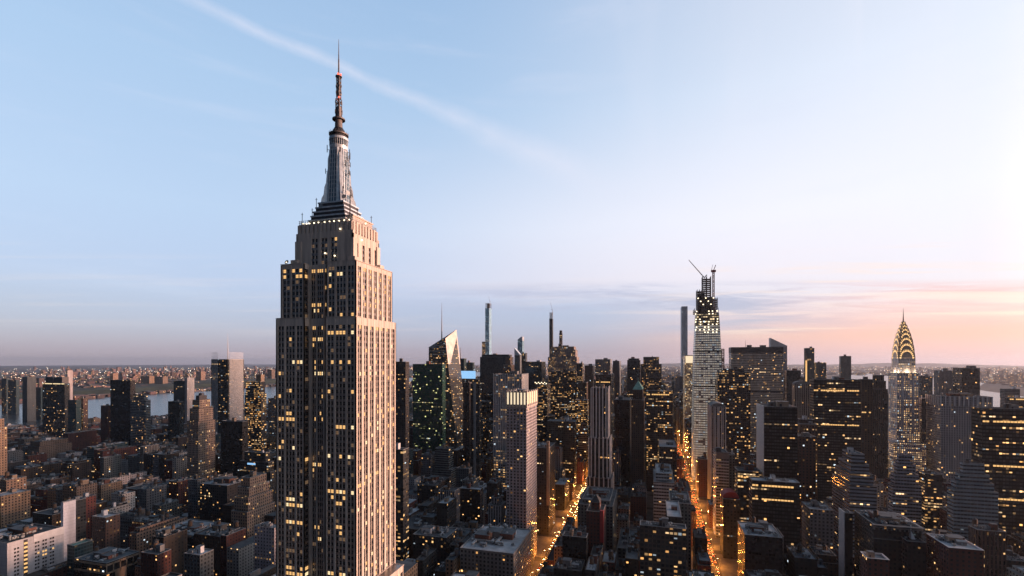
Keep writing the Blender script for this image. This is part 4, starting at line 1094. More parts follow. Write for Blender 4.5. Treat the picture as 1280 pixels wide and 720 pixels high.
S['beige_grid'] = (facade('beige_grid_facade', (0.34, 0.34, 0.325), ww=.55, wh=.6, p=.025, prow=.005, tint=.05), 3.6, 3.4, 'beige')
T('tower', 'beige tower with a fluted crown floodlit from within, beside the lit avenue', OT, 'beige_grid', 633, 658, 671, 520, 490, extra=crownlit, bulks=0, land=(650, 570, 'floodlit crown tower'))
T('building', 'low grey base wing with many small windows right of the floodlit crown tower', 'office building', 'grey_stone', 628, 645, 676, 468, 690, units=3)
T('building', 'wide roofed loft building crowded with rooftop machinery below the floodlit crown tower', 'loft building', 'grey_stone', 575, 642, 664, 415, 692, units=14, bulks=3, tanks=2, roofmat=M['white_roof'], land=(618, 700, 'machinery roofed loft'))
T('building', 'dark loft building with a pale gridded side wall in the lower middle', 'loft building', 'dark_stone', 516, 558, 572, 455, 672, units=6, tanks=1, roofmat=M['gravel'])
T('building', 'grey stone loft tower with ribbed front in the lower middle', 'loft building', 'grey_stripe', 548, 568, 575, 560, 614, tanks=1, bulks=1)
T('building', 'dark square loft building with a row of small lit windows', 'loft building', 'dark_stone', 574, 600, 604, 600, 612, tanks=1)
T('building', 'grey loft building with arched top right of the dark square loft', 'loft building', 'grey_stone', 570, 586, 590, 690, 586, tanks=1)
T('building', 'tall pale blue grey building at the left foot of the floodlit crown tower', 'loft building', 'grey_stripe', 610, 626, 632, 520, 632, steps=((622, .2),), tanks=1)
# limestone slab with many lit floors
def slabtop(root, cx, cy, tiers):
    x0, x1, y0, y1, _, z1 = tiers[-1]; mb = MB(); mb.box(-16, -6, -6, 6, z1 - 1, z1 + 9, mt=0); mb.box(-2, 16, -7, 7, z1 - 1, z1 + 4, mt=0); mb.build('rooftop_block', M['dark_metal'], root); mast_part(root, -10, 0, z1 + 9, z1 + 20, .8)
S['lime_slab'] = (facade('limestone_slab_facade', (0.26, 0.23, 0.20), ww=.5, wh=.62, p=.15, prow=.08, tint=.05, s=1.2), 3.4, 3.9, 'limestone')
T('skyscraper', 'broad stepped limestone slab tower dotted with lit windows', 'skyscraper', 'lime_slab', 685, 721, 724, 1500, 446, steps=((437, .05), (433, .06)), extra=slabtop, bulks=0, land=(703, 470, 'broad limestone slab'))
T('tower', 'lower front tower with rows of lit floors before the limestone slab', OT, 'dim', 686, 722, 728, 1180, 470, steps=((464, .06),))
supertall('needle thin tower under construction rising behind the limestone slab', 'skyscraper', 'dark_stone', 686.6, 690.4, 691.5, 1870, 398, (-8, 62), (689, 410, 'needle thin tower'))
T('tower', 'short black tower poking up behind the limestone slab', 'skyscraper', 'black_tower', 699, 702.3, 703.3, 1960, 416, steps=((413, .1),), bulks=0)
T('tower', 'small lit ribbed tower right of the broad limestone slab', OT, 'dim', 721, 728, 730, 1150, 454)
T('tower', 'narrow brownish tower with a lit band at the top', OT, 'brown_stripe', 731, 741, 743, 1260, 457)
T('tower', 'dark tower with pale horizontal stripes near the top and red lamps', OT, 'grey_ribbon', 744, 763, 765, 1640, 449, land=(755, 460, 'pale striped roof tower'))
T('tower', 'grey ribbed tower right of the pale striped roof tower', OT, 'grey_stripe', 766, 774, 777, 1330, 451)
T('tower', 'dark tower with a lit band behind the vertically striped tower', OT, 'dark_glass', 745, 764, 769, 960, 468, extra=lit_band(16, 2.0))
T('tower', 'dark brown tower between the limestone slab and the vertically striped tower', OT, 'brown_stripe', 722, 733, 735, 1140, 478)
# black and white vertically striped tower
def stripes(root, cx, cy, tiers):
    mb = MB()
    for (x0, x1, y0, y1, z0, z1) in tiers:
        a, b_, c, e = x0 - cx, x1 - cx, y0 - cy, y1 - cy; n = 4
        for i in range(n + 1): x = a + (b_ - a) * (.12 + .76 * i / n); mb.box(x - .8, x + .8, c - .9, c + .02, z0, z1 + 2)
        for i in range(3): y = c + (e - c) * (i + .5) / 3; mb.box(b_ - .02, b_ + .9, y - .8, y + .8, z0, z1 + 2)
        for x in (a, b_): mb.box(x - .7, x + .7, c - .5, c + .8, z0, z1)
    mb.build('pier', M['white'], root)
def f425():
    Y = 680.0; x0, x1 = X_at(738, Y), X_at(760, Y); h = H_at(485, x1, Y); h2 = H_at(548, x1, Y); h3 = H_at(597, x1, Y)
    building('tower', 'slim tower with bold black and white vertical stripes and stepped base', 'apartment tower', 'dark_glass',
             [(x0 - 4, x1 + 5, Y - 6, Y + 34, 0, h3), (x0 - 1.8, x1 + 2.5, Y - 3, Y + 31, h3, h2), (x0 + 1, x1, Y, Y + 26, h2, h)], extra=stripes, bulks=1, roofmat=M['gravel'])
    lm(750, 560, 'vertically striped tower')
f425()
T('tower', 'lower black office tower with regular yellow windows by the lit avenue', OT, 'dim', 684, 718, 721, 862, 527, land=(700, 560, 'black window gridded tower'))
T('building', 'short building with dense yellow lit windows beside the black window gridded tower', OT, 'busy', 719, 734, 736, 1045, 500)
T('tower', 'dark ribbed tower with an orange lit needle corner right of the floodlit crown tower', OT, 'dark_stone', 662, 686, 694, 640, 560, extra=lambda r_, cx, cy, t_: MB().box(t_[0][1] - cx - 3, t_[0][1] - cx + .3, t_[0][2] - cy - .5, t_[0][2] - cy + 3, 40, t_[0][5] + 9).build('corner_pier', M['tanw'], r_), bulks=0, units=4)
T('building', 'dark loft with a white roof by the narrow end of the lit avenue', 'loft building', 'dark_stone', 694, 706, 712, 752, 606, roofmat=M['white_roof'])
# green pyramid roof tower
def pyr(hh, mat='verdigris', ov=.3):
    def f(root, cx, cy, tiers):
        x0, x1, y0, y1, _, z1 = tiers[-1]; a, b_, c, e = x0 - cx - ov, x1 - cx + ov, y0 - cy - ov, y1 - cy + ov; mb = MB(); m_ = ((a + b_) / 2, (c + e) / 2, z1 + hh)
        for p, q in (((a, c), (b_, c)), ((b_, c), (b_, e)), ((b_, e), (a, e)), ((a, e), (a, c))): mb.quad([(*p, z1), (*q, z1), m_])
        mb.bar(m_, (m_[0], m_[1], z1 + hh + 4), .3); mb.build('pyramid_roof', M[mat], root)
    return f
T('tower', 'brown tower with a small green pyramid roof', OT, 'brown_brick', 789, 805, 806, 830, 500, steps=((487, .10),), extra=pyr(14), bulks=0, land=(797, 500, 'green pyramid tower'))
T('tower', 'blank faced dark tower left of the green pyramid tower', OT, 'black_tower', 768, 787, 789, 880, 500)
T('tower', 'dark glass tower behind the green pyramid tower', OT, 'dark_glass', 784, 800, 802, 1250, 450, steps=((448, .08),))
T('tower', 'broad stepped dark tower with lit windows left of the pale slender tower', OT, 'dim', 801, 827, 828.5, 1330, 455, steps=((446, .12),), land=(815, 460, 'broad stepped dark tower'))
T('building', 'wide dark glass office block with lit floors beside the far avenue end', OT, 'dim', 806, 808, 841, 905, 488, extra=lit_band(8, 2.0))
T('building', 'dark foreground block with a grid of small dim windows, bottom right of the middle', 'office building', 'dim', 797, 800, 858, 415, 656, bulks=2, units=6, land=(830, 690, 'dim windowed foreground block'))
def redpier(root, cx, cy, tiers): x0, x1, y0, y1, _, z1 = tiers[0]; MB().box(x1 - cx - 3, x1 - cx + .3, y0 - cy - .4, y0 - cy + 3, 60, z1 + 1).build('painted_red_light_pier', M['red_paint'], root)  # red light on this corner, painted as a red pier
T('building', 'dark reddish building with peaked roof turret and two lit windows in the bottom middle', 'office building', 'red_brick', 733, 754, 757, 470, 640, steps=((628, .25),), extra=both(redpier, pyr(6, 'tar')), bulks=0)
T('building', 'black foreground building with a white roof hut left of the dark reddish building', 'office building', 'black_tower', 703, 733, 735, 440, 672, bulks=2)
T('building', 'long grey low building with rooftop sheds below the vertically striped tower', 'office building', 'grey_stone', 722, 766, 790, 560, 633, units=8, bulks=3, steps=((626, .1),))
T('building', 'white ribbon windowed terraced building left of the brighter avenue', 'office building', 'white_ribbon', 815, 817, 843, 610, 602, steps=((591, .1),), roofmat=M['white_roof'])
T('building', 'stone building with an open roof frame left of the brighter avenue', 'office building', 'grey_stone', 836, 838, 864, 520, 628, units=4)
T('building', 'dark building topped by one white blank hut left of the brighter avenue', 'office building', 'dark_stone', 832, 834, 852, 470, 645, bulks=1)
T('building', 'dark building with a single lit line of windows far up the brighter avenue', 'office building', 'dim', 822, 824, 846, 780, 558)
# ---- right of the vanishing point
S['park'] = (facade('pale_grid_facade', (0.80, 0.82, 0.86), (0.04, 0.055, 0.07), .5, .55, .05, .0, tint=.02), 5, 4.7, 'pale gridded')
T('skyscraper', 'extremely slender square tower with a plain pale grid', 'skyscraper', 'park', 850.5, 852, 859.5, 2110, 383, bulks=0, land=(855, 420, 'pale slender tower'))
S['cream'] = (facade('cream_lit_facade', (0.42, 0.36, 0.28), ww=.6, wh=.6, p=.35, prow=.2, tint=.02, s=1.3, lit=(1, .66, .32)), 3.2, 3.8, 'cream')
T('tower', 'slim tower with glowing cream top floors left of the tapering tower', OT, 'cream', 853, 856, 867, 1330, 444, extra=lambda r_, cx, cy, t_: MB().box(t_[0][0] - cx + 2, t_[0][1] - cx - .5, t_[0][2] - cy - .3, t_[0][2] - cy + .02, t_[0][5] - 20, t_[0][5] - 2).build('lit_screen', M['crownlit'], r_), bulks=0)
# tapering tower under construction
def vanderbilt():
    Y = 1015.0; x0, x1 = X_at(868, Y), X_at(903, Y); W = x1 - x0; cx, cy = (x0 + x1) / 2, Y + 28
    H = lambda py: H_at(py, x0, Y)
    root = thing('skyscraper', 'tapering tower under construction, glowing white inside, bare steel top and tower crane', 'skyscraper', (cx, cy, 0))
    FOOT.append((x0 - 6, x1 + 6, Y - 2, Y + 60)); lm(885, 430, 'tapering tower under construction')
    m_v = facade('lit_construction_glass', (0.50, 0.50, 0.50), (0.40, 0.41, 0.42), .96, .8, .78, .3, s=.5, rough=.25, tint=.02, lit=(1, .92, .82), even=.9)
    m_v2 = facade('work_lit_open_floors', (0.06, 0.055, 0.05), (0.03, 0.03, 0.03), .8, .8, .35, .2, s=1.1, rough=.5, tint=.02, lit=(1, .74, .42))
    def seg(mb, z0, z1, f0, f1, f=4.6, nb=12, k_=3):
        a0, a1 = W / 2 * f0, W / 2 * f1; d0, d1 = 24 * f0, 24 * f1
        P = lambda a, d_, z: [(-a, -d_, z), (a, -d_, z), (a, d_, z), (-a, d_, z)]
        p, q = P(a0, d0, z0), P(a1, d1, z1)
        for i in range(4):
            o = k_ * 1000 + 10 + i * 100
            mb.quad([p[i], p[(i + 1) % 4], q[(i + 1) % 4], q[i]], [(o, z0 / f), (o + nb, z0 / f), (o + nb, z1 / f), (o, z1 / f)])
        mb.quad(q)
    mb = MB(); seg(mb, 0, H(484), 1.08, 1.02); seg(mb, H(482), H(440), 1.0, .95); seg(mb, H(438), H(407), .94, .86); mb.build('glazed_wall', m_v, root)
    mb = MB(); seg(mb, H(484), H(482), 1.0, 1.0); seg(mb, H(440), H(438), .95, .95)
    mb.build('mechanical_floor', M['dark_metal'], root)
    mb = MB(); seg(mb, H(407), H(391), .86, .80, 4.6, 10, 5); mb.build('open_floor', m_v2, root)
    def frame(name, xa, xb, ya, yb, za, zb, st=4.4, n=4):
        mb = MB(); z = za
        while z < zb: mb.box(xa, xb, ya, yb, z, z + .55, bottom=True); z += st
        for i in range(n + 1):
            x = xa + (xb - xa) * i / n
            for y in (ya, (ya + yb) / 2, yb): mb.box(x - .45, x + .45, y - .45, y + .45, za, zb + 2)
        mb.build(name, M['steel'], root)
    fx = lambda px: X_at(px, Y + 8) - cx
    frame('steel_frame', fx(868.5), fx(898), -18, 18, H(391), H(386), 4.4, 7)
    frame('steel_frame', fx(872), fx(881), -14, 12, H(386), H(362), 4.4, 3)
    frame('steel_frame', fx(893), fx(897.5), -14, 8, H(386), H(373), 4.4, 2)
    frame('concrete_core', fx(879), fx(889.5), -9, 9, H(391), H(345), 4.0, 2)
    mb = MB(); mb.box(fx(873), fx(881), -12, 8, H(391), H(366)); mb.box(fx(881), fx(892), -7, 7, H(391), H(370)); mb.build('core_wall', M['dark_metal'], root)
    lb = MB().box(-1.0, 1.0, -.5, .5, -.9, .9, bottom=True).data('work_light', M['flood']); rg = random.Random(2)
    for r_ in range(9):
        for c in range(6):
            if rg.random() < .5: continue
            link('work_light', lb, root, (fx(870 + c * 5.2 + rg.uniform(-.8, .8)), -21.4, H(389 + r_ * 3.3)))
    for c in range(7): link('work_light', lb, root, (fx(873 + c * 3.2), -15, H(372 + (c % 3) * 4)))
    mb = MB(); cxp = fx(893.5); zt = H(336)
    lattice(mb, 1.6, 0, zt - H(390), 4.5, .35); mb.v = [(x + cxp, y + 2, z + H(390)) for x, y, z in mb.v]
    mb.box(cxp - 4.5, cxp + 4.5, 0, 4, zt - 3, zt + 1, bottom=True)
    j0 = Vector((cxp, 2, zt)); j1 = Vector((fx(896.5), 2, H(329)))
    mb.bar(j0, j1, .6); mb.bar(j0 + Vector((-4, 0, 0)), j0 + Vector((-1, 0, 12)), .3)
    mb.build('tower_crane', M['red_paint'], root)
    mb = MB(); p = Vector((fx(881.5), 0, H(345))); q = Vector((fx(862), 0, H(321.5))); n_ = 12
    mb.bar((p.x, 0, H(348)), (p.x, 0, p.z + 2), .8)
    for o in ((0, -1.1, 0), (0, 1.1, 0), (0, 0, 1.9)): mb.bar(p + Vector(o), q + Vector(o) * .4, .28)
    for i in range(n_): 
        a_, b_ = p.lerp(q, i / n_), p.lerp(q, (i + 1) / n_); mb.bar(a_ + Vector((0, -1.1, 0)), b_ + Vector((0, 0, 1.5)), .18); mb.bar(a_ + Vector((0, 1.1, 0)), b_ + Vector((0, 0, 1.5)), .18)
    mb.bar(p, p + Vector((5, 0, 6)), .9); mb.build('tower_crane', M['white_metal'], root)
    mb = MB(); hx = fx(904.5); lattice(mb, 2.0, 0, H(436) - H(478), 5, .4); mb.v = [(x + hx, y - 10, z + H(478)) for x, y, z in mb.v]; mb.box(fx(901), fx(905), -14, -6, H(452), H(448)); mb.build('hoist', M['steel'], root)
vanderbilt()
S['metlife'] = (facade('wide_slab_facade', (0.36, 0.35, 0.34), (0.02, 0.022, 0.024), .8, .48, .07, .05, tint=.03, s=1.2), 2.6, 3.7, 'grey')
def metcap(root, cx, cy, tiers):
    x0, x1, y0, y1, _, z1 = tiers[0]; mb = MB()
    mb.box(x0 - cx - .4, x1 - cx + .4, y0 - cy - .4, y1 - cy + .4, z1 - 13, z1 - .5, mt=0, bottom=True); mb.build('dark_roof_band', M['dark_metal'], root)
    mb = MB(); mb.box(x0 - cx - .5, x1 - cx + .5, y0 - cy - .5, y1 - cy + .5, z1 - 100, z1 - 95, bottom=True); mb.build('belt', M['dark_metal'], root); mast_part(root, -20, 0, z1, z1 + 16, .5)
T('skyscraper', 'very broad grey slab skyscraper with a dark roof band', 'skyscraper', 'metlife', 911, 914, 979, 1180, 434, extra=metcap, bulks=2, land=(945, 460, 'very broad grey slab'))
def wedge_r(root, cx, cy, tiers):
    x0, x1, y0, y1, _, z1 = tiers[-1]; a, b_, c, e = x0 - cx, x1 - cx, y0 - cy, y1 - cy; mb = MB(); hh = 30
    mb.quad([(a, c, z1), (b_, c, z1), (b_, c, z1 + 2), (a, c, z1 + hh)]); mb.quad([(b_, e, z1), (a, e, z1), (a, e, z1 + hh), (b_, e, z1 + 2)])
    mb.quad([(a, e, z1), (a, c, z1), (a, c, z1 + hh), (a, e, z1 + hh)]); mb.quad([(a, c, z1 + hh), (b_, c, z1 + 2), (b_, e, z1 + 2), (a, e, z1 + hh)])
    mb.build('sloping_top', M['white_metal'], root)
T('skyscraper', 'pale blue tower with a slanted top behind the very broad grey slab', 'skyscraper', 'white_ribbon', 961, 963, 984, 1890, 433, extra=wedge_r, bulks=0)
T('tower', 'dark stepped office tower with lit windows before the very broad slab', OT, 'dim', 894, 897, 938, 930, 474, steps=((465, .04), (461, .14)), land=(917, 490, 'dark stepped office tower'), bulks=1)
S['slab_white'] = (facade('white_piered_facade', (0.5, 0.52, 0.55), ww=.6, wh=.95, p=.05, prow=0, tint=.02), 3, 3.6, 'white piered')
def vault(root, cx, cy, tiers):
    x0, x1, y0, y1, _, z1 = tiers[0]; a, b_, c, e = x0 - cx, x1 - cx, y0 - cy, y1 - cy; mb = MB(); n = 10; w_ = (b_ - a) / 2
    pr = [(-w_ * math.cos(math.pi * i / n), z1 + 5 * math.sin(math.pi * i / n)) for i in range(n + 1)]
    mb.quad([(x, c + .5, z) for x, z in reversed(pr)]); mb.quad([(x, e, z) for x, z in pr])
    for (xa, za), (xb_, zb) in zip(pr[:-1], pr[1:]): mb.quad([(xa, c + .5, za), (xb_, c + .5, zb), (xb_, e, zb), (xa, e, za)])
    mb.build('arched_roof', M['greyw'], root)
T('tower', 'narrow tower with white piers and an arched lit roof beside the tapering tower', OT, 'slab_white', 885, 889, 907, 790, 508, extra=both(vault, with_fins('white', 4.5, 1.0, .8, 'W', 0)), bulks=0, land=(896, 540, 'white piered tower'))
T('building', 'grey stone tower with blue grey ladder windows right of the brighter avenue', OT, 'white_ribbon', 891, 895, 911, 690, 566, extra=lambda r_, cx, cy, t_: MB().box(t_[0][0] - cx, t_[0][1] - cx, t_[0][2] - cy - .5, t_[0][2] - cy, t_[0][5] - 8, t_[0][5] + 1.2).build('plain_top', M['greyw'], r_), bulks=1, land=(902, 590, 'ladder windowed tower'))
T('building', 'narrow grey building attached right of the ladder windowed tower', OT, 'grey_stone', 909, 911.5, 919, 700, 568, bulks=1)
S['blkoff'] = (facade('black_lit_office', (0.012, 0.011, 0.011), (0.01, 0.01, 0.01), .85, .6, .03, .09, rough=.3, tint=.02, s=1.5), 2.8, 3.9, 'black')
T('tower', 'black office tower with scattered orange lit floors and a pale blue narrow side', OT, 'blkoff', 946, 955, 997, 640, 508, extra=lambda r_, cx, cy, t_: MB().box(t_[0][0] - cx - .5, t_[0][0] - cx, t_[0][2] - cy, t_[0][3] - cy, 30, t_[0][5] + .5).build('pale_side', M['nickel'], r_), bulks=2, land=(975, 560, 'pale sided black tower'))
T('building', 'low office block with bright orange ribbon windows right of the brighter avenue', OT, 'busy', 918, 922, 952, 640, 588, extra=lit_band(8))
T('building', 'second low office block with long lit floors, at the foot of the black tower', OT, 'blkoff', 936, 940, 1000, 560, 600, extra=both(lit_band(6, 1.8), lit_band(20, 1.6)), units=4)
T('tower', 'grey ribbed tower with a gently arched top between the two black towers', OT, 'grey_stripe', 990, 993, 1014, 900, 480, extra=vault, bulks=0)
T('tower', 'dark green glass tower behind the arched top ribbed tower', OT, 'dark_glass', 980, 983, 1001, 1180, 463)
T('tower', 'low dark tower with red lamps below the arched top tower', OT, 'brown_brick', 996, 1000, 1018, 720, 524)
T('tower', 'narrow blue grey tower with an orange lit strip, far behind the big black tower', 'apartment tower', 'teal_glass', 1005, 1007, 1018, 1750, 435, extra=lambda r_, cx, cy, t_: MB().box(t_[0][0] - cx - .4, t_[0][0] - cx + 4, t_[0][2] - cy - .4, t_[0][2] - cy, 60, t_[0][5] - 40).build('lit_strip', M['lit'], r_), bulks=1, land=(1012, 445, 'narrow blue grey tower'))
T('tower', 'short blue grey block right of the narrow blue grey tower', 'apartment tower', 'teal_glass', 1018, 1020, 1033, 1700, 453)
T('tower', 'hazy grey tower standing alone left of the sunburst crowned tower', 'apartment tower', 'grey_ribbon', 1049, 1051, 1064, 1900, 445, land=(1057, 450, 'lone hazy tower'))
T('tower', 'big black tower with one long lit floor under its top', OT, 'blkoff', 1012, 1017, 1076, 800, 474, extra=both(lit_band(17, 2.0), lit_band(66, 1.6)), land=(1045, 500, 'big black tower'), bulks=3)
T('tower', 'brown angled tower attached right of the big black tower', OT, 'brown_brick', 1075, 1077, 1091, 840, 474, extra=lit_band(50, 1.8))
T('tower', 'stepped brown stone tower with buttressed top left of the sunburst crowned tower', OT, 'brown_stripe', 1086, 1091, 1110, 960, 486, steps=((476, .1), (469, .12)), bulks=0)
# sunburst crowned tower
def sunburst():
    Y = 1000.0; x0, x1 = X_at(1122, Y), X_at(1146, Y); x1 = x0 + 31; y1 = Y + 34
    cx, cy = (x0 + x1) / 2, (Y + y1) / 2; H = lambda py: H_at(py, cx, cy)
    hs, hb = H(466), H(551)
    root = thing('skyscraper', 'slender white brick tower with a glowing tiered sunburst crown and needle spire', 'skyscraper', (cx, cy, 0))
    FOOT.append((cx - 34, cx + 34, cy - 30, cy + 30)); lm(1125, 490, 'sunburst crowned tower')
    m_c = facade('pale_brick_facade', (0.74, 0.71, 0.70), ww=.46, wh=.5, p=.16, prow=.36, tint=.02, s=1.7, even=.3)
    mb = MB(); hw = 15.5
    mb.box(-30, 30, -26, 26, 0, H(585), bay=(3, 3.7), k=4); mb.box(-24, 24, -22, 22, H(585), hb, bay=(3, 3.7), k=5)
    mb.box(-hw - 1.5, hw + 1.5, -hw - 1.5, hw + 1.5, hb, H(536), bay=(3, 3.7), k=5)
    mb.box(-hw, hw, -hw, hw, H(536), hs, bay=(3.1, 3.7), k=6); mb.box(-12.6, 12.6, -12.6, 12.6, hs, H(447), bay=(2.8, 3.7), k=8)
    mb.build('wall', m_c, root)
    pb = MB()
    for i in range(5):
        t_ = -hw + 2 * hw * i / 4
        for s_ in (-1, 1):
            pb.box(t_ - .7, t_ + .7, min(s_ * hw, s_ * (hw + .5)), max(s_ * hw, s_ * (hw + .5)), H(536), hs); pb.box(min(s_ * hw, s_ * (hw + .5)), max(s_ * hw, s_ * (hw + .5)), t_ - .7, t_ + .7, H(536), hs)
    pb.box(-hw - .8, hw + .8, -hw - .8, hw + .8, hs - 1.2, hs, bottom=True); pb.box(-24.6, 24.6, -22.6, 22.6, hb - 1.4, hb - .1, bottom=True)
    pb.build('pier', M['white'], root)
    # tiers: crossing arches that narrow as they rise
    z = H(462); zt = H(402); cb, lb = MB(), MB()
    n_t = 7; ws = [12.2, 11.5, 10.3, 8.6, 6.7, 4.7, 2.9]
    zb = [H(q) for q in (449, 441, 433.5, 426.5, 420, 414, 409)]; ap = [H(q) for q in (435.5, 428, 421, 415, 410, 405.5, 402)]
    for i in range(n_t):
        w_, z0, z1_ = ws[i], zb[i], ap[i]; N = 16; zs = z0 - (4 if i == 0 else 6)
        pr = [(-w_ * math.cos(math.pi * j / N), z0 + (z1_ - z0) * math.sin(math.pi * j / N) ** .85) for j in range(N + 1)]
        ex = w_ + .25 * (n_t - i) * .2
        for ax in (0, 1):
            def P(u, d_, zz): return (u, d_, zz) if ax == 0 else (-d_, u, zz)
            prof = [(-w_, zs)] + pr + [(w_, zs)]
            cb.quad([P(u, -ex, zz) for u, zz in reversed(prof)]); cb.quad([P(u, ex, zz) for u, zz in prof])
            for (ua, za), (ub, zb_) in zip(prof[:-1], prof[1:]): cb.quad([P(ua, -ex, za), P(ub, -ex, zb_), P(ub, ex, zb_), P(ua, ex, za)])
            nt = (13, 12, 11, 9, 7, 5, 4)[i]                 # triangular lamps fanned along each arch
            for j in range(nt):
                t_ = math.pi * (j + .5) / nt; ct, st_ = math.cos(t_), math.sin(t_)
                for side in (-1, 1):
                    r1, r0 = .93, .70; sp = .36 * math.pi / nt
                    q = []
                    for rr, tt in ((r1, t_), (r0, t_ + sp), (r0, t_ - sp)):
                        q.append(P(w_ * rr * math.cos(tt), side * (ex + .12), z0 + (z1_ - z0) * rr * math.sin(tt) ** .85))
                    lb.quad(q if side < 0 else q[::-1])
    cb.build('crown', plain('warm_glow_crown_steel', (0.62, 0.48, 0.36), .32, .4, var=.15), root)  # steel tinted warm: the lamps' glow is put into its colour
    lb.build('crown_lamp', M['crownlit2'], root)
    mb = MB(); mb.cyl(0, 0, ap[-1] - 4, ap[-1] + 6, 1.5, .9, 8); mb.cyl(0, 0, ap[-1] + 6, H(385), .9, .1, 8); mb.build('spire', M['steel'], root)
    eb = MB()
    for sx in (-1, 1):
        for sy in (-1, 1): eb.bar((sx * hw, sy * hw, hs - 3), (sx * (hw + 3.2), sy * (hw + 3.2), hs - 1.6), .8)
    eb.build('gargoyle', M['nickel'], root)
    fb = MB()
    for t_ in (-12, -7, -2, 3, 8, 12): fb.box(t_, t_ + 1.6, -13.8, -13, hs, hs + 1.4); fb.box(-13.8, -13, t_, t_ + 1.6, hs, hs + 1.4)
    fb.build('floodlight', M['crownlit'], root)
    pl = bpy.data.lights.new('flood_bulb', 'POINT'); pl.energy = 1600; pl.color = (1.0, .78, .55); pl.shadow_soft_size = 1
    for x, y in ((-14.6, -14.6), (0, -15.6), (14.6, -14.6), (-15.6, 0)): link('flood_bulb', pl, root, (x, y, hs + 2.2))
M['crownlit2'] = plain('crown_triangle_lamp', (0.4, 0.3, 0.15), .4, emit=(1.0, 0.60, 0.24), es=1.9)
sunburst()
T('tower', 'tall white edged thin tower right beside the sunburst crowned tower', OT, 'grey_stone', 1150, 1152, 1158, 1000, 502, steps=((498, .1),))
S['paleslab'] = (facade('pale_office_facade', (0.36, 0.35, 0.35), ww=.5, wh=.5, p=.06, prow=.03, tint=.02), 3.4, 3.8, 'grey')
T('building', 'grey office building with vertical white ribs around its top and red lit windows', OT, 'paleslab', 1158, 1176, 1240, 960, 495, extra=with_fins('white', 6, 1.6, .9, 'W', 0, z0=160), units=3, land=(1205, 520, 'white ribbed office building'), bulks=3)
T('tower', 'solid dark green glass tower with a red lamp, behind the white ribbed office building', OT, 'dark_glass', 1191, 1202, 1225, 1250, 460, bulks=1, land=(1208, 475, 'solid dark green tower'))
T('tower', 'pale hazy tower left of the solid dark green tower', OT, 'grey_stripe', 1167, 1174, 1192, 1500, 463)
T('tower', 'hazy blue grey block right of the sunburst crowned tower', OT, 'teal_glass', 1147, 1152, 1166, 1600, 470)
T('tower', 'hazy low grey tower near the right edge', OT, 'grey_ribbon', 1250, 1256, 1275, 1500, 486)
T('tower', 'low dark tower with a flat lit top near the right edge', OT, 'dark_glass', 1258, 1262, 1290, 1100, 497, extra=lit_band(4))
T('building', 'large black office tower with long orange lit floors at the right edge', OT, 'blkoff', 1214, 1228, 1300, 640, 510, extra=both(lit_band(15, 1.8), lit_band(62, 1.8), lit_band(97, 1.8)), land=(1250, 560, 'right edge black tower'), bulks=2)
S['zigg'] = (facade('blue_grey_band_facade', (0.24, 0.28, 0.31), (0.012, 0.016, 0.02), 1.0, .45, .03, .04, tint=.02), 3, 3.7, 'blue grey banded')
T('building', 'blue grey terraced office pyramid with banded setbacks', 'office building', 'zigg', 1040, 1062, 1096, 590, 606, steps=((592, .07), (580, .1), (567, .14)), roofmat=M['gravel'], land=(1070, 600, 'blue grey terraced pyramid'))
T('building', 'white banded terraced office block below the sunburst crowned tower', 'office building', 'white_ribbon', 1112, 1116, 1152, 680, 606, steps=((592, .08), (580, .12), (568, .12)), land=(1130, 590, 'white banded terraced block'))
T('building', 'white banded terraced office block near the right edge with a lit floor', 'office building', 'white_ribbon', 1184, 1192, 1248, 620, 612, steps=((602, .08), (592, .1), (579, .14)), roofmat=M['white_roof'], land=(1215, 600, 'right hand white terraced block'))
T('building', 'office block with angled orange lit floors between the two white terraced blocks', 'office building', 'busy', 1146, 1156, 1178, 760, 592)
T('building', 'tiny turret roofed stone building left of the blue grey terraced pyramid', 'office building', 'brown_brick', 992, 998, 1020, 640, 545)
S['brownlit'] = (facade('brown_lit_facade', (0.10, 0.065, 0.045), ww=.45, wh=.5, p=.22, prow=.05, tint=.05, s=1.2), 3.2, 3.6, 'brown')
T('tower', 'tall brown slab with two columns of yellow windows left of the terraced pyramid', OT, 'brownlit', 997, 1000, 1022, 700, 530)
def slabside(root, cx, cy, tiers): x0, x1, y0, y1, _, z1 = tiers[0]; MB().box(x0 - cx - .5, x0 - cx, y0 - cy, y1 - cy, 20, z1 + .8).build('blank_side_wall', M['white_metal'], root)
T('building', 'dark building with a narrow white blank side in the lower right', 'apartment building', 'dark_stone', 1049, 1056, 1066, 500, 641, extra=slabside, bulks=0)
T('building', 'pale building with a dark open top frame in the lower right', 'apartment building', 'grey_stone', 1002, 1012, 1042, 560, 636, units=4, roofmat=M['white_roof'])
T('building', 'massive dark block with a projecting cornice round a cluttered roof in the lower right', 'office building', 'dark_stone', 1068, 1092, 1152, 470, 655, extra=bigcorn, units=12, bulks=3, tanks=1, land=(1110, 665, 'cornice topped massive block'))
T('building', 'dark red brick building with a deep white edged roof at the bottom right', 'apartment building', 'red_brick', 1158, 1186, 1230, 440, 684, coping='white', units=6, bulks=2, land=(1195, 690, 'white edged red building'))
T('building', 'tan ribbed building with pilasters right of the white edged red building', 'apartment building', 'brown_stripe', 1216, 1222, 1258, 480, 662, tanks=1, units=3)
T('building', 'small red plastered building with a white parapet at the bottom edge', 'apartment building', 'red_brick', 1079, 1084, 1112, 405, 697, coping='white', roofmat=M['gravel'])
T('building', 'dark building with a white pyramid roofed hut at the bottom right', 'apartment building', 'dark_stone', 1120, 1134, 1158, 460, 676, extra=pyr(6, 'white_metal', -5), bulks=0, units=4)
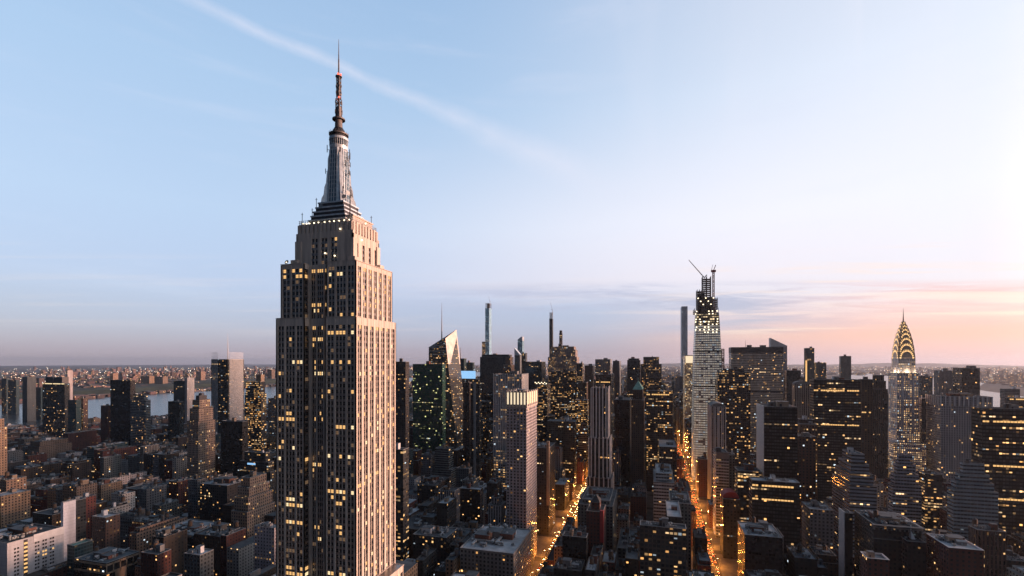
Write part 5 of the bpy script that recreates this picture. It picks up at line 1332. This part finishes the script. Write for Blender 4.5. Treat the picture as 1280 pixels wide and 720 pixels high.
def reddome(root, cx, cy, tiers):
    x0, x1, y0, y1, _, z1 = tiers[0]; mb = MB(); n = 10; w_ = (x1 - x0) / 2
    pr = [(-w_ * math.cos(math.pi * i / n), z1 + 7 * math.sin(math.pi * i / n)) for i in range(n + 1)]
    mb.quad([(x, -10, z) for x, z in reversed(pr)]); mb.quad([(x, 10, z) for x, z in pr])
    for (xa, za), (xb_, zb) in zip(pr[:-1], pr[1:]): mb.quad([(xa, -10, za), (xb_, -10, zb), (xb_, 10, zb), (xa, 10, za)])
    mb.build('red_barrel_roof', M['red_paint'], root)
T('building', 'dark building with a red barrel roof just right of the brighter avenue', 'office building', 'dark_stone', 900, 904, 925, 622, 623, extra=reddome, bulks=0, land=(915, 630, 'red barrel roof'))
T('building', 'huge near black block filling the lower right of the brighter avenue', 'office building', 'black_tower', 922, 931, 978, 480, 668, bulks=2, units=4, land=(950, 690, 'near black lower block'))
# ------------------------------------------------------------------ ordinary buildings block by block
rg = random.Random(21)
OCCX = [(EX - 29, EX + 29, EY - 24, EY + 24, 0, 300), (EX - 60, EX + 50, EY - 28, EY + 28, 0, 80)]
for f_ in FOOT:
    if not any(abs(f_[0] - o[0]) < .1 and abs(f_[2] - o[2]) < .1 for o in OCC): OCCX.append((*f_, 0, 215))
def clash(x0, x1, y0, y1):
    for a, b_, c, e in FOOT:
        if x0 < b_ + 1.5 and x1 > a - 1.5 and y0 < e + 1.5 and y1 > c - 1.5: return True
    return False
def cap(px, z):
    if z < 330: c = 742
    elif z < 400: c = 722
    elif z < 470: c = 690
    elif z < 560: c = 660
    elif z < 680: c = 628
    elif z < 820: c = 598
    elif z < 1000: c = 558
    elif z < 1250: c = 520
    elif z < 1700: c = 490
    elif z < 2500: c = 470
    else: c = 460
    if px < 345 and z < 470: c = max(c, 738)
    if px < 125 and z < 540: c = max(c, 716)
    if px < 345 and z > 700: c = max(c, 505 if z > 1400 else 540)
    if 95 < px < 245 and z > 1100: c = max(c, 522 - max(0, z - 1700) * .012)
    return c + rg.uniform(0, 26) * min(1, 700 / z)
LOTS = []
for k_ in range(31, 66):
    ys0 = SY(k_) + 9.5; ys1 = SY(k_ + 1) - 9.5
    for a, c in zip(AV[:-1], AV[1:]):
        xa, xb = a + (11.5 if a in (FIFTH, MADISON) else 15), c - (11.5 if c in (FIFTH, MADISON) else 15)
        if k_ >= 59 and -675 < a < -120: continue
        if zc((xa + xb) / 2, ys0) < 120: continue
        corners = [proj(x, y, 30)[0] for x in (xa, xb) for y in (ys0, ys1) if zc(x, y) > 30]
        if not corners or max(corners) < -90 or min(corners) > 1370: continue
        x = xa
        near = ys0 < 900
        while x < xb - 8:
            wd = rg.choice([8, 9, 11, 13, 15, 18, 22, 28, 36] if near else [18, 24, 30, 38, 48, 60])
            wd = min(wd, xb - x)
            if xb - x - wd < 9: wd = xb - x
            rows = [(ys0, ys1)] if rg.random() < .25 or wd > 36 else [(ys0, ys0 + rg.uniform(25, 30)), (ys1 - rg.uniform(25, 30), ys1)]
            for (y0, y1) in rows:
                xm = x + wd / 2; z = zc(xm, y0); px = proj(xm, y0, 20)[0]
                midtown = -1000 < xm < 760 and y0 > 430
                if xm < -1000: h = rg.choice([14, 18, 20, 24, 28, 36]) * rg.uniform(.8, 1.3); h = h * 3 if rg.random() < .05 and not 90 < px < 245 else h
                elif midtown and y0 > 620: h = rg.triangular(50, 240, 120)
                elif midtown: h = rg.triangular(35, 110, 62)
                else: h = rg.triangular(28, 80, 48)
                if y0 > 2350: h = rg.triangular(25, 110, 45)
                hm = EYE - (cap(px, z) - HZ) * z / FPX
                h = min(h, hm)
                for ax_, lim, edge in ((FIFTH, 119, x), (MADISON, 74, x + wd)):      # keep the two avenues in sight
                    if edge * ax_ > 0 and 8 < abs(edge) < abs(ax_) - 8:
                        yy_ = y0 * abs(ax_) / abs(edge)
                        if 440 < yy_ < (1000 if ax_ < 0 else 1900): h = min(h, EYE * (1 - abs(edge) / lim))
                if h < 9: h = rg.uniform(9, 14)
                if clash(x, x + wd - .4, y0, y1): continue
                LOTS.append((x, x + wd - .4, y0, y1, h))
            x += wd
# how much of each lot the camera sees: paint far to near into a small buffer
NW, NH = 640, 360
buf = np.full((NH, NW), -1, dtype=np.int32)
def fillpoly(pts, idv):
    pts = [(x / 2, y / 2) for x, y in pts]
    xs = [p[0] for p in pts]; ys_ = [p[1] for p in pts]
    x0, x1 = max(0, int(min(xs))), min(NW - 1, int(max(xs)) + 1); y0, y1 = max(0, int(min(ys_))), min(NH - 1, int(max(ys_)) + 1)
    if x0 >= x1 or y0 >= y1: return
    gx, gy = np.meshgrid(np.arange(x0, x1) + .5, np.arange(y0, y1) + .5)
    inside_p = np.ones(gx.shape, bool); inside_n = inside_p.copy()
    for (ax, ay), (bx, by) in zip(pts, pts[1:] + pts[:1]):
        s_ = (bx - ax) * (gy - ay) - (by - ay) * (gx - ax); inside_p &= s_ >= 0; inside_n &= s_ <= 0
    sub = buf[y0:y1, x0:x1]; sub[inside_p | inside_n] = idv
items = [(l, i) for i, l in enumerate(LOTS)] + [((o[0], o[1], o[2], o[3], o[5]), -2) for o in OCC + OCCX]
items.sort(key=lambda q: -(q[0][2] + 0.15 * abs(q[0][0])))
for (x0, x1, y0, y1, h), idv in items:
    if min(zc(x, y) for x in (x0, x1) for y in (y0, y1)) < 15: continue
    P = lambda x, y, z: proj(x, y, z)
    fillpoly([P(x0, y0, 0), P(x1, y0, 0), P(x1, y0, h), P(x0, y0, h)], idv)
    xs = x1 if x1 < 0 else (x0 if x0 > 0 else None)
    if xs is not None: fillpoly([P(xs, y0, 0), P(xs, y1, 0), P(xs, y1, h), P(xs, y0, h)], idv)
    if h < EYE: fillpoly([P(x0, y0, h), P(x1, y0, h), P(x1, y1, h), P(x0, y1, h)], idv)
cnt = np.bincount(buf[buf >= 0].ravel(), minlength=len(LOTS))
cyx = np.zeros((len(LOTS), 2))
yy, xx = np.nonzero(buf >= 0); ids = buf[yy, xx]
np.add.at(cyx, ids, np.stack([yy * 2, xx * 2], 1)); cyx /= np.maximum(cnt, 1)[:, None]
def lot_kind(l):
    x0, x1, y0, y1, h = l
    r_ = rg.random()
    if h > 75: return ('office tower', rg.choice(TOWER))
    if y0 < 620 and h < 75 and (x1 - x0) > 24: return ('loft building', rg.choice(LOFT))
    return (('apartment building', rg.choice(LOFT)) if r_ < .6 else ('loft building', rg.choice(LOFT)))
KINDS_ = [lot_kind(l) for l in LOTS]
order = sorted([i for i in range(len(LOTS)) if cnt[i] >= 4], key=lambda i: -cnt[i])
indiv = set(); per = {}
for i in order:
    c_ = KINDS_[i][0]
    if per.get(c_, 0) < 290 and len(indiv) < 800: indiv.add(i); per[c_] = per.get(c_, 0) + 1
print('lots', len(LOTS), 'seen', len(order), 'individual', len(indiv), per)
WORDS = {'dark_glass': 'dark glass', 'teal_glass': 'teal glass', 'black_tower': 'black'}
GROUPS = {'office tower': 'ordinary office towers among the landmarks', 'loft building': 'loft buildings in the blocks below', 'apartment building': 'apartment buildings in the blocks below'}
NAMES = {'office tower': 'office_tower', 'loft building': 'loft_building', 'apartment building': 'apartment_building'}
made = []
stuffb = MB(); sty = list(S); sroof = MB()
for i, l in enumerate(LOTS):
    x0, x1, y0, y1, h = l; cat, st = KINDS_[i]
    tiers = [(x0, x1, y0, y1, 0, h)]
    W, D = x1 - x0, y1 - y0
    if 26 < h <= 60 and W > 10 and D > 16 and rg.random() < .5:
        f1 = rg.uniform(.12, .3); sx_, sy_ = rg.random(), rg.random(); h1 = h - rg.choice([3.4, 3.4, 6.8, 10.2])
        tiers = [(x0, x1, y0, y1, 0, h1), (x0 + W * f1 * sx_, x1 - W * f1 * (1 - sx_), y0 + D * f1 * sy_, y1 - D * f1 * (1 - sy_), h1, h)]
    if h > 60 and W > 18 and D > 22 and rg.random() < .6:
        h1 = h * rg.uniform(.55, .85); f1 = rg.uniform(.08, .2)
        tiers = [(x0, x1, y0, y1, 0, h1), (x0 + W * f1, x1 - W * f1, y0 + D * f1 * .6, y1 - D * f1, h1, h)]
        if h > 90 and rg.random() < .5:
            t_ = tiers[-1]; hh = t_[4] + (h - t_[4]) * .7; tiers[-1] = (*t_[:5], hh); W2, D2 = t_[1] - t_[0], t_[3] - t_[2]
            tiers.append((t_[0] + W2 * .14, t_[1] - W2 * .14, t_[2] + D2 * .12, t_[3] - D2 * .14, hh, h))
    if i in indiv:
        big = cnt[i] > 26
        tn = (1 if h < 85 and rg.random() < (.75 if big else .35) else 0) + (1 if big and W > 24 and h < 85 and rg.random() < .35 else 0)
        nu = rg.randint(3, 10) if big and W > 14 else (rg.randint(0, 2) if cnt[i] > 15 else 0)
        nb = 1 + (1 if big and W > 20 else 0)
        rm = rg.choice([M['tar'], M['gravel'], M['gravel'], M['tar'], M['white_roof'], M['tar']])
        co = 'coping' if st not in ('black_tower', 'dark_stone') and rg.random() < .55 else 'coping_dark'
        r_ = building(NAMES[cat], '', cat, st, tiers, group=GROUPS[cat], tanks=tn, bulks=nb, units=nu, roofmat=rm, rng=rg, foot=False, coping=co,
                      extra=bigcorn if (big and h < 70 and W > 20 and rg.random() < .25) else None)
        made.append((r_, i, cat, st, tn, nu, rm, co, h, W, D, len(tiers)))
    else:
        k = newk(); mi_ = sty.index(st) if st in sty else 0; mat, bw, fh = S[st][:3]
        for (a, b_, c, e, z0, z1) in tiers:
            stuffb.box(a, b_, c, e, z0, z1, bay=(bw, fh), k=k, m=mi_, mt=len(sty) + (KN[0] % 3))
        a, b_, c, e, z0, z1 = tiers[-1]
        u, v_ = rg.uniform(.2, .6), rg.uniform(.3, .6)
        stuffb.box(a + (b_ - a) * u, a + (b_ - a) * (u + .25), c + (e - c) * v_, c + (e - c) * (v_ + .2), z1, z1 + rg.uniform(3, 6), m=len(sty) + 3)
        if rg.random() < .4 and z1 < 80:
            tx, ty = a + (b_ - a) * .2, c + (e - c) * .25
            stuffb.cyl(tx, ty, z1 + 2.5, z1 + 6.5, 1.9, 1.9, 8, len(sty) + 4); stuffb.cyl(tx, ty, z1 + 6.5, z1 + 8, 2, .05, 8, len(sty))
struct(stuffb.build('city_blocks', [S[q][0] for q in sty] + [M['tar'], M['gravel'], M['white_roof'], M['greyw'], M['wood']]), 'stuff')

# descriptions: colour, height, what is on the roof, and where it stands against the nearest landmark
ORD = ['nearest', 'second', 'third', 'fourth', 'fifth', 'sixth', 'seventh', 'eighth', 'ninth', 'tenth', 'eleventh', 'twelfth', 'thirteenth', 'fourteenth', 'fifteenth', 'sixteenth', 'seventeenth', 'eighteenth', 'nineteenth', 'twentieth', 'twenty-first', 'twenty-second', 'twenty-third', 'twenty-fourth', 'twenty-fifth', 'twenty-sixth', 'twenty-seventh', 'twenty-eighth', 'twenty-ninth', 'thirtieth']
LM.append((415, 700, 'giant skyscraper foot'))
buckets = {}
for q in made:
    i = q[1]; py, px = cyx[i]
    best = min(LM, key=lambda l: (l[0] - px) ** 2 + (l[1] - py) ** 2 * 1.3)
    dx_, dy_ = px - best[0], py - best[1]
    side = ('left of' if dx_ < 0 else 'right of') if abs(dx_) > abs(dy_) else ('below' if dy_ > 0 else 'above')
    dist = math.hypot(dx_, dy_)
    word = S[q[3]][3]
    buckets.setdefault((best[2], side, word), []).append((dist, q, dx_, dy_))
CATW = {'office tower': 'tower', 'loft building': 'loft', 'apartment building': 'apartments'}
for (name, side, word), L in buckets.items():
    L.sort(key=lambda a: a[0])
    for n_, (dist, q, dx_, dy_) in enumerate(L):
        r_, i, cat, st, tn, nu, rm, co, h, W, D, nt_ = q
        size = 'tall' if h > 90 else ('midsize' if h > 50 else ('low' if h > 24 else 'squat'))
        roof = 'twin water tanks' if tn > 1 else 'water tank' if tn else ('pale roof' if rm == M['white_roof'] else 'stepped top' if nt_ > 1 else 'cluttered roof' if nu > 3 else 'flat dark roof' if rm == M['tar'] else 'flat grey roof')
        r_['label'] = f"{size} {word} {CATW[cat]}, {roof}, {ORD[min(n_, len(ORD) - 1)]} {side} the {name}"

# ------------------------------------------------------------------ far city, one mass on every side
rg = random.Random(31)
mf = facade('far_city_facade', (0.10, 0.08, 0.078), (0.03, 0.03, 0.035), .55, .5, .10, .04, s=5.0, tint=.5)
mf2 = facade('far_brick_facade', (0.14, 0.085, 0.075), (0.03, 0.03, 0.035), .5, .5, .08, .03, s=4.0, tint=.4)
fb = MB()
def fbox(x, y, w_, d_, h, m=0, z=0):
    if zc(x, y) < 300: return
    px = proj(x, y, 0)[0]
    if px < -220 or px > 1500: return
    fb.box(x, x + w_, y, y + d_, z, z + h, m=m, mt=2 + rg.randint(0, 1), bay=(7, 6), k=newk(), faces='SEW')
for k_ in range(66, 150, 2):                              # uptown
    for a, c in zip(AV[:-1], AV[1:]):
        if k_ < 110 and -675 < a < -120: continue
        x = a + 15
        while x < c - 30:
            w_ = rg.uniform(25, 70)
            fbox(x, SY(k_) + 10, min(w_, c - 15 - x), rg.uniform(60, 140), rg.triangular(18, 95, 30) if rg.random() > .06 else rg.uniform(70, 120), rg.randint(0, 1)); x += w_ + 4
for _ in range(5200):                                     # across the western river and beyond
    y = rg.uniform(-500, 13000); x = -3720 - abs(rg.gauss(0, 1)) * 3800 - max(0, y - 5000) * .07
    if rg.random() < .1: fbox(x, y, rg.uniform(20, 50), rg.uniform(20, 50), rg.uniform(40, 85), 1, 30)
    else: fbox(x, y, rg.uniform(20, 80), rg.uniform(20, 60), rg.uniform(8, 26), rg.randint(0, 1), 34 if x > -6000 else 8)
for _ in range(700):                                      # the river edge below the ridge and the piers
    y = rg.uniform(-500, 8000); fbox(-3500 + rg.uniform(-60, 90), y, rg.uniform(20, 60), rg.uniform(30, 80), rg.uniform(8, 22), rg.randint(0, 1))
for _ in range(5200):                                     # across the eastern river
    y = 800 + abs(rg.gauss(0, 1)) * 7000; x = 2000 + y * .22 + abs(rg.gauss(0, 1)) * 5200
    if rg.random() < .12: fbox(x, y, rg.uniform(20, 60), rg.uniform(20, 60), rg.uniform(35, 110), rg.randint(0, 1))
    else: fbox(x, y, rg.uniform(25, 110), rg.uniform(25, 90), rg.uniform(8, 24), rg.randint(0, 1))
for _ in range(2600):                                     # the northern suburbs
    y = rg.uniform(9500, 24000); x = rg.uniform(-9000, 12000)
    fbox(x, y, rg.uniform(40, 150), rg.uniform(40, 120), rg.uniform(8, 40), rg.randint(0, 1))
struct(fb.build('distant_city', [mf, mf2, M['tar'], M['gravel']]), 'stuff')
lb = MB(); m_fl = plain('distant_lamps', (0.9, 0.7, 0.4), .4, emit=(1.0, 0.70, 0.42), es=8)
m_fl2 = plain('distant_white_lamps', (0.9, 0.9, 0.8), .4, emit=(1.0, 0.86, 0.70), es=8)
def blob(x, y, z, r): 
    c = [(x + r, y), (x, y + r), (x - r, y), (x, y - r)]; m = rg.randint(0, 1)
    for i in range(4):
        p, q = c[i], c[(i + 1) % 4]; lb.quad([(*p, z), (*q, z), (x, y, z + r)], None, m); lb.quad([(*q, z), (*p, z), (x, y, z - r)], None, m)
for _ in range(1900):
    y = rg.uniform(-300, 13000); x = -3750 - abs(rg.gauss(0, 1)) * 5500
    if zc(x, y) > 500: blob(x, y, 60 if x > -6000 else 35, rg.uniform(.9, 2.6) * zc(x, y) / 5200)
for _ in range(260):
    y = rg.uniform(-300, 9000); x = -3440 + rg.uniform(-15, 25); blob(x, y, 9, rg.uniform(.7, 1.4))
for _ in range(800):
    y = rg.uniform(9000, 23000); x = rg.uniform(-9000, 12000); blob(x, y, 30, rg.uniform(1.5, 5))
for _ in range(900):
    y = 1500 + abs(rg.gauss(0, 1)) * 8000; x = 2000 + y * .22 + abs(rg.gauss(0, 1)) * 6000; blob(x, y, 26, rg.uniform(.9, 2.4) * zc(x, y) / 6000 if zc(x, y) > 800 else 1)
for j in range(46): blob(-9000 + 260 * j, 11800 + 40 * math.sin(j), 60, 4.0)      # a lit causeway far away
struct(lb.build('distant_lights', [m_fl, m_fl2]), 'stuff')

# named far towers seen over the river
for n_, (px, Y, w_, h, lab) in enumerate(((137, 2350, 42, 95, 'left one of the twin pink apartment slabs across the river'), (176, 2200, 95, 80, 'wide pink apartment slab across the river behind the grey banded building'), (193, 2150, 90, 80, 'second wide pink apartment slab across the river'), (245, 2700, 60, 110, 'pale pink tower across the river left of the masted tower'), (334, 3200, 55, 120, 'orange pink tower across the river beside the giant skyscraper'))):
    x = X_at(px, Y + 900); x = min(x, -3760)
    Yn = Y_at(px, x)
    building('apartment_tower', lab, 'apartment tower', 'tan_stone', [(x, x + w_, Yn, Yn + 45, 30, 30 + h)], group='pink towers across the river', bulks=1, foot=False)

# ------------------------------------------------------------------ street lamps and traffic on the two lit avenues
rg = random.Random(41)
pm = MB(); pm.cyl(0, 0, 0, 9, .14, .09, 8); pm.cyl(0, 0, 0, .8, .26, .2, 8); pm.bar((0, 0, 8.9), (2.6, 0, 9.7), .07); pm = pm.data('pole', M['dark_metal'])
hm_ = MB(); hm_.box(-.6, .6, -.22, .22, 0, .22, m=1, bottom=False); hm_.quad([(-.5, -.18, -.02), (-.5, .18, -.02), (.5, .18, -.02), (.5, -.18, -.02)], None, 0); hm_.box(-.5, .5, -.18, .18, -.12, -.01, m=0, bottom=True); hm_ = hm_.data('lamp_head', [M['lamp_light'], M['dark_metal']])
ld = bpy.data.lights.new('lamp_bulb', 'POINT'); ld.energy = 13000; ld.color = (1.0, 0.33, 0.05); ld.shadow_soft_size = .8
ORDN = ORD
def lamp(x, y, rz, lab, bulb):
    t_ = thing('street_lamp', lab, 'street lamp', (x, y, .23), 'street lamps along the two lit avenues', rz)
    link('pole', pm, t_); link('lamp_head', hm_, t_, (3.0, 0, 9.6))
    if bulb: link('lamp_bulb', ld, t_, (3.0, 0, 9.0))
for a, nm in ((FIFTH, 'left lit avenue'), (MADISON, 'right lit avenue')):
    n_ = 0; y = 470
    while y < (1020 if a == FIFTH else 1700):
        s_ = -1 if n_ % 2 else 1
        lamp(a + s_ * 9.2, y, math.pi if s_ > 0 else 0, f"{'left' if s_ < 0 else 'right'} kerb street lamp along the {nm}, among lamps nobody could tell apart" if False else f"curved arm street lamp on the {'left' if s_ < 0 else 'right'} kerb of the {nm}", True)
        n_ += 1; y += 31 if y < 1000 else 45
def car_meshes(body_mat):
    b = MB(); pr = [(-2.25, .35), (-2.3, .75), (-2.1, .95), (2.15, .85), (2.3, .6), (2.25, .35)]
    b.quad([(-.9, y, z) for y, z in pr]); b.quad([(.9, y, z) for y, z in reversed(pr)])
    for (ya, za), (yb, zb) in zip(pr, pr[1:] + pr[:1]): b.quad([(-.9, ya, za), (.9, ya, za), (.9, yb, zb), (-.9, yb, zb)])
    for x in (-.92, .92):
        for y in (-1.4, 1.4):
            q = [(x - .1, y + .33 * math.cos(i * math.pi / 5), .33 + .33 * math.sin(i * math.pi / 5)) for i in range(10)]; r_ = [(x + .1, v[1], v[2]) for v in q]
            b.quad(q, None, 1); b.quad(r_[::-1], None, 1)
            for i in range(10): b.quad([q[i], q[(i + 1) % 10], r_[(i + 1) % 10], r_[i]], None, 1)
    body = b.data('body', [body_mat, M['dark_metal']])
    b = MB(); lo = [(-.82, -1.7), (.82, -1.7), (.82, 1.15), (-.82, 1.15)]; hi = [(-.66, -1.2), (.66, -1.2), (.66, .5), (-.66, .5)]
    for i in range(4): j = (i + 1) % 4; b.quad([(*lo[i], .9), (*lo[j], .9), (*hi[j], 1.42), (*hi[i], 1.42)], None, 0)
    b.quad([(*p, 1.42) for p in hi], None, 1); cabin = b.data('cabin', [M['glass'], body_mat])
    return body, cabin
CC = [('yellow', plain('yellow_car_paint', (0.75, 0.42, 0.03), .3, var=.05)), ('white', plain('white_car_paint', (0.7, 0.7, 0.7), .3, var=.05)), ('black', plain('black_car_paint', (0.015, 0.015, 0.017), .25, var=.05)), ('grey', plain('grey_car_paint', (0.2, 0.21, 0.22), .3, var=.05)), ('red', plain('red_car_paint', (0.35, 0.03, 0.03), .3, var=.05))]
CM = [(n_, *car_meshes(m)) for n_, m in CC]
hl_ = MB().box(-.22, .22, -.06, .06, -.12, .12, bottom=True).data('headlight', M['head_light']); tl_ = MB().box(-.2, .2, -.05, .05, -.1, .1, bottom=True).data('taillight', M['tail_light'])
for a, nm, toward_us in ((FIFTH, 'left lit avenue', True), (MADISON, 'right lit avenue', False)):
    for lane in range(4):
        y = 480 + rg.uniform(0, 20)
        while y < (1000 if a == FIFTH else 1450):
            x = a - 6.4 + lane * 3.6 + (1.0 if lane > 1 else 0); cn_, bd, cb_ = rg.choice(CM[:1] + CM)
            rev = toward_us
            where = 'near end' if y < 640 else 'middle stretch' if y < 900 else 'far end'
            t_ = thing('car', f"{cn_} car driving {'towards us' if rev else 'away'}, lane {'one two three four'.split()[lane]}, {where} of the {nm}", 'car', (x, y, .09), 'cars on the two lit avenues', math.pi if rev else 0)
            link('body', bd, t_); link('cabin', cb_, t_)
            for s_ in (-.62, .62): link('headlight', hl_, t_, (s_, 2.28, .68)); link('taillight', tl_, t_, (s_, -2.3, .78))
            y += rg.choice([8, 9, 12, 16, 26]) * (1.25 if y < 900 else 2.4)

# shop fronts glowing on to the two avenues
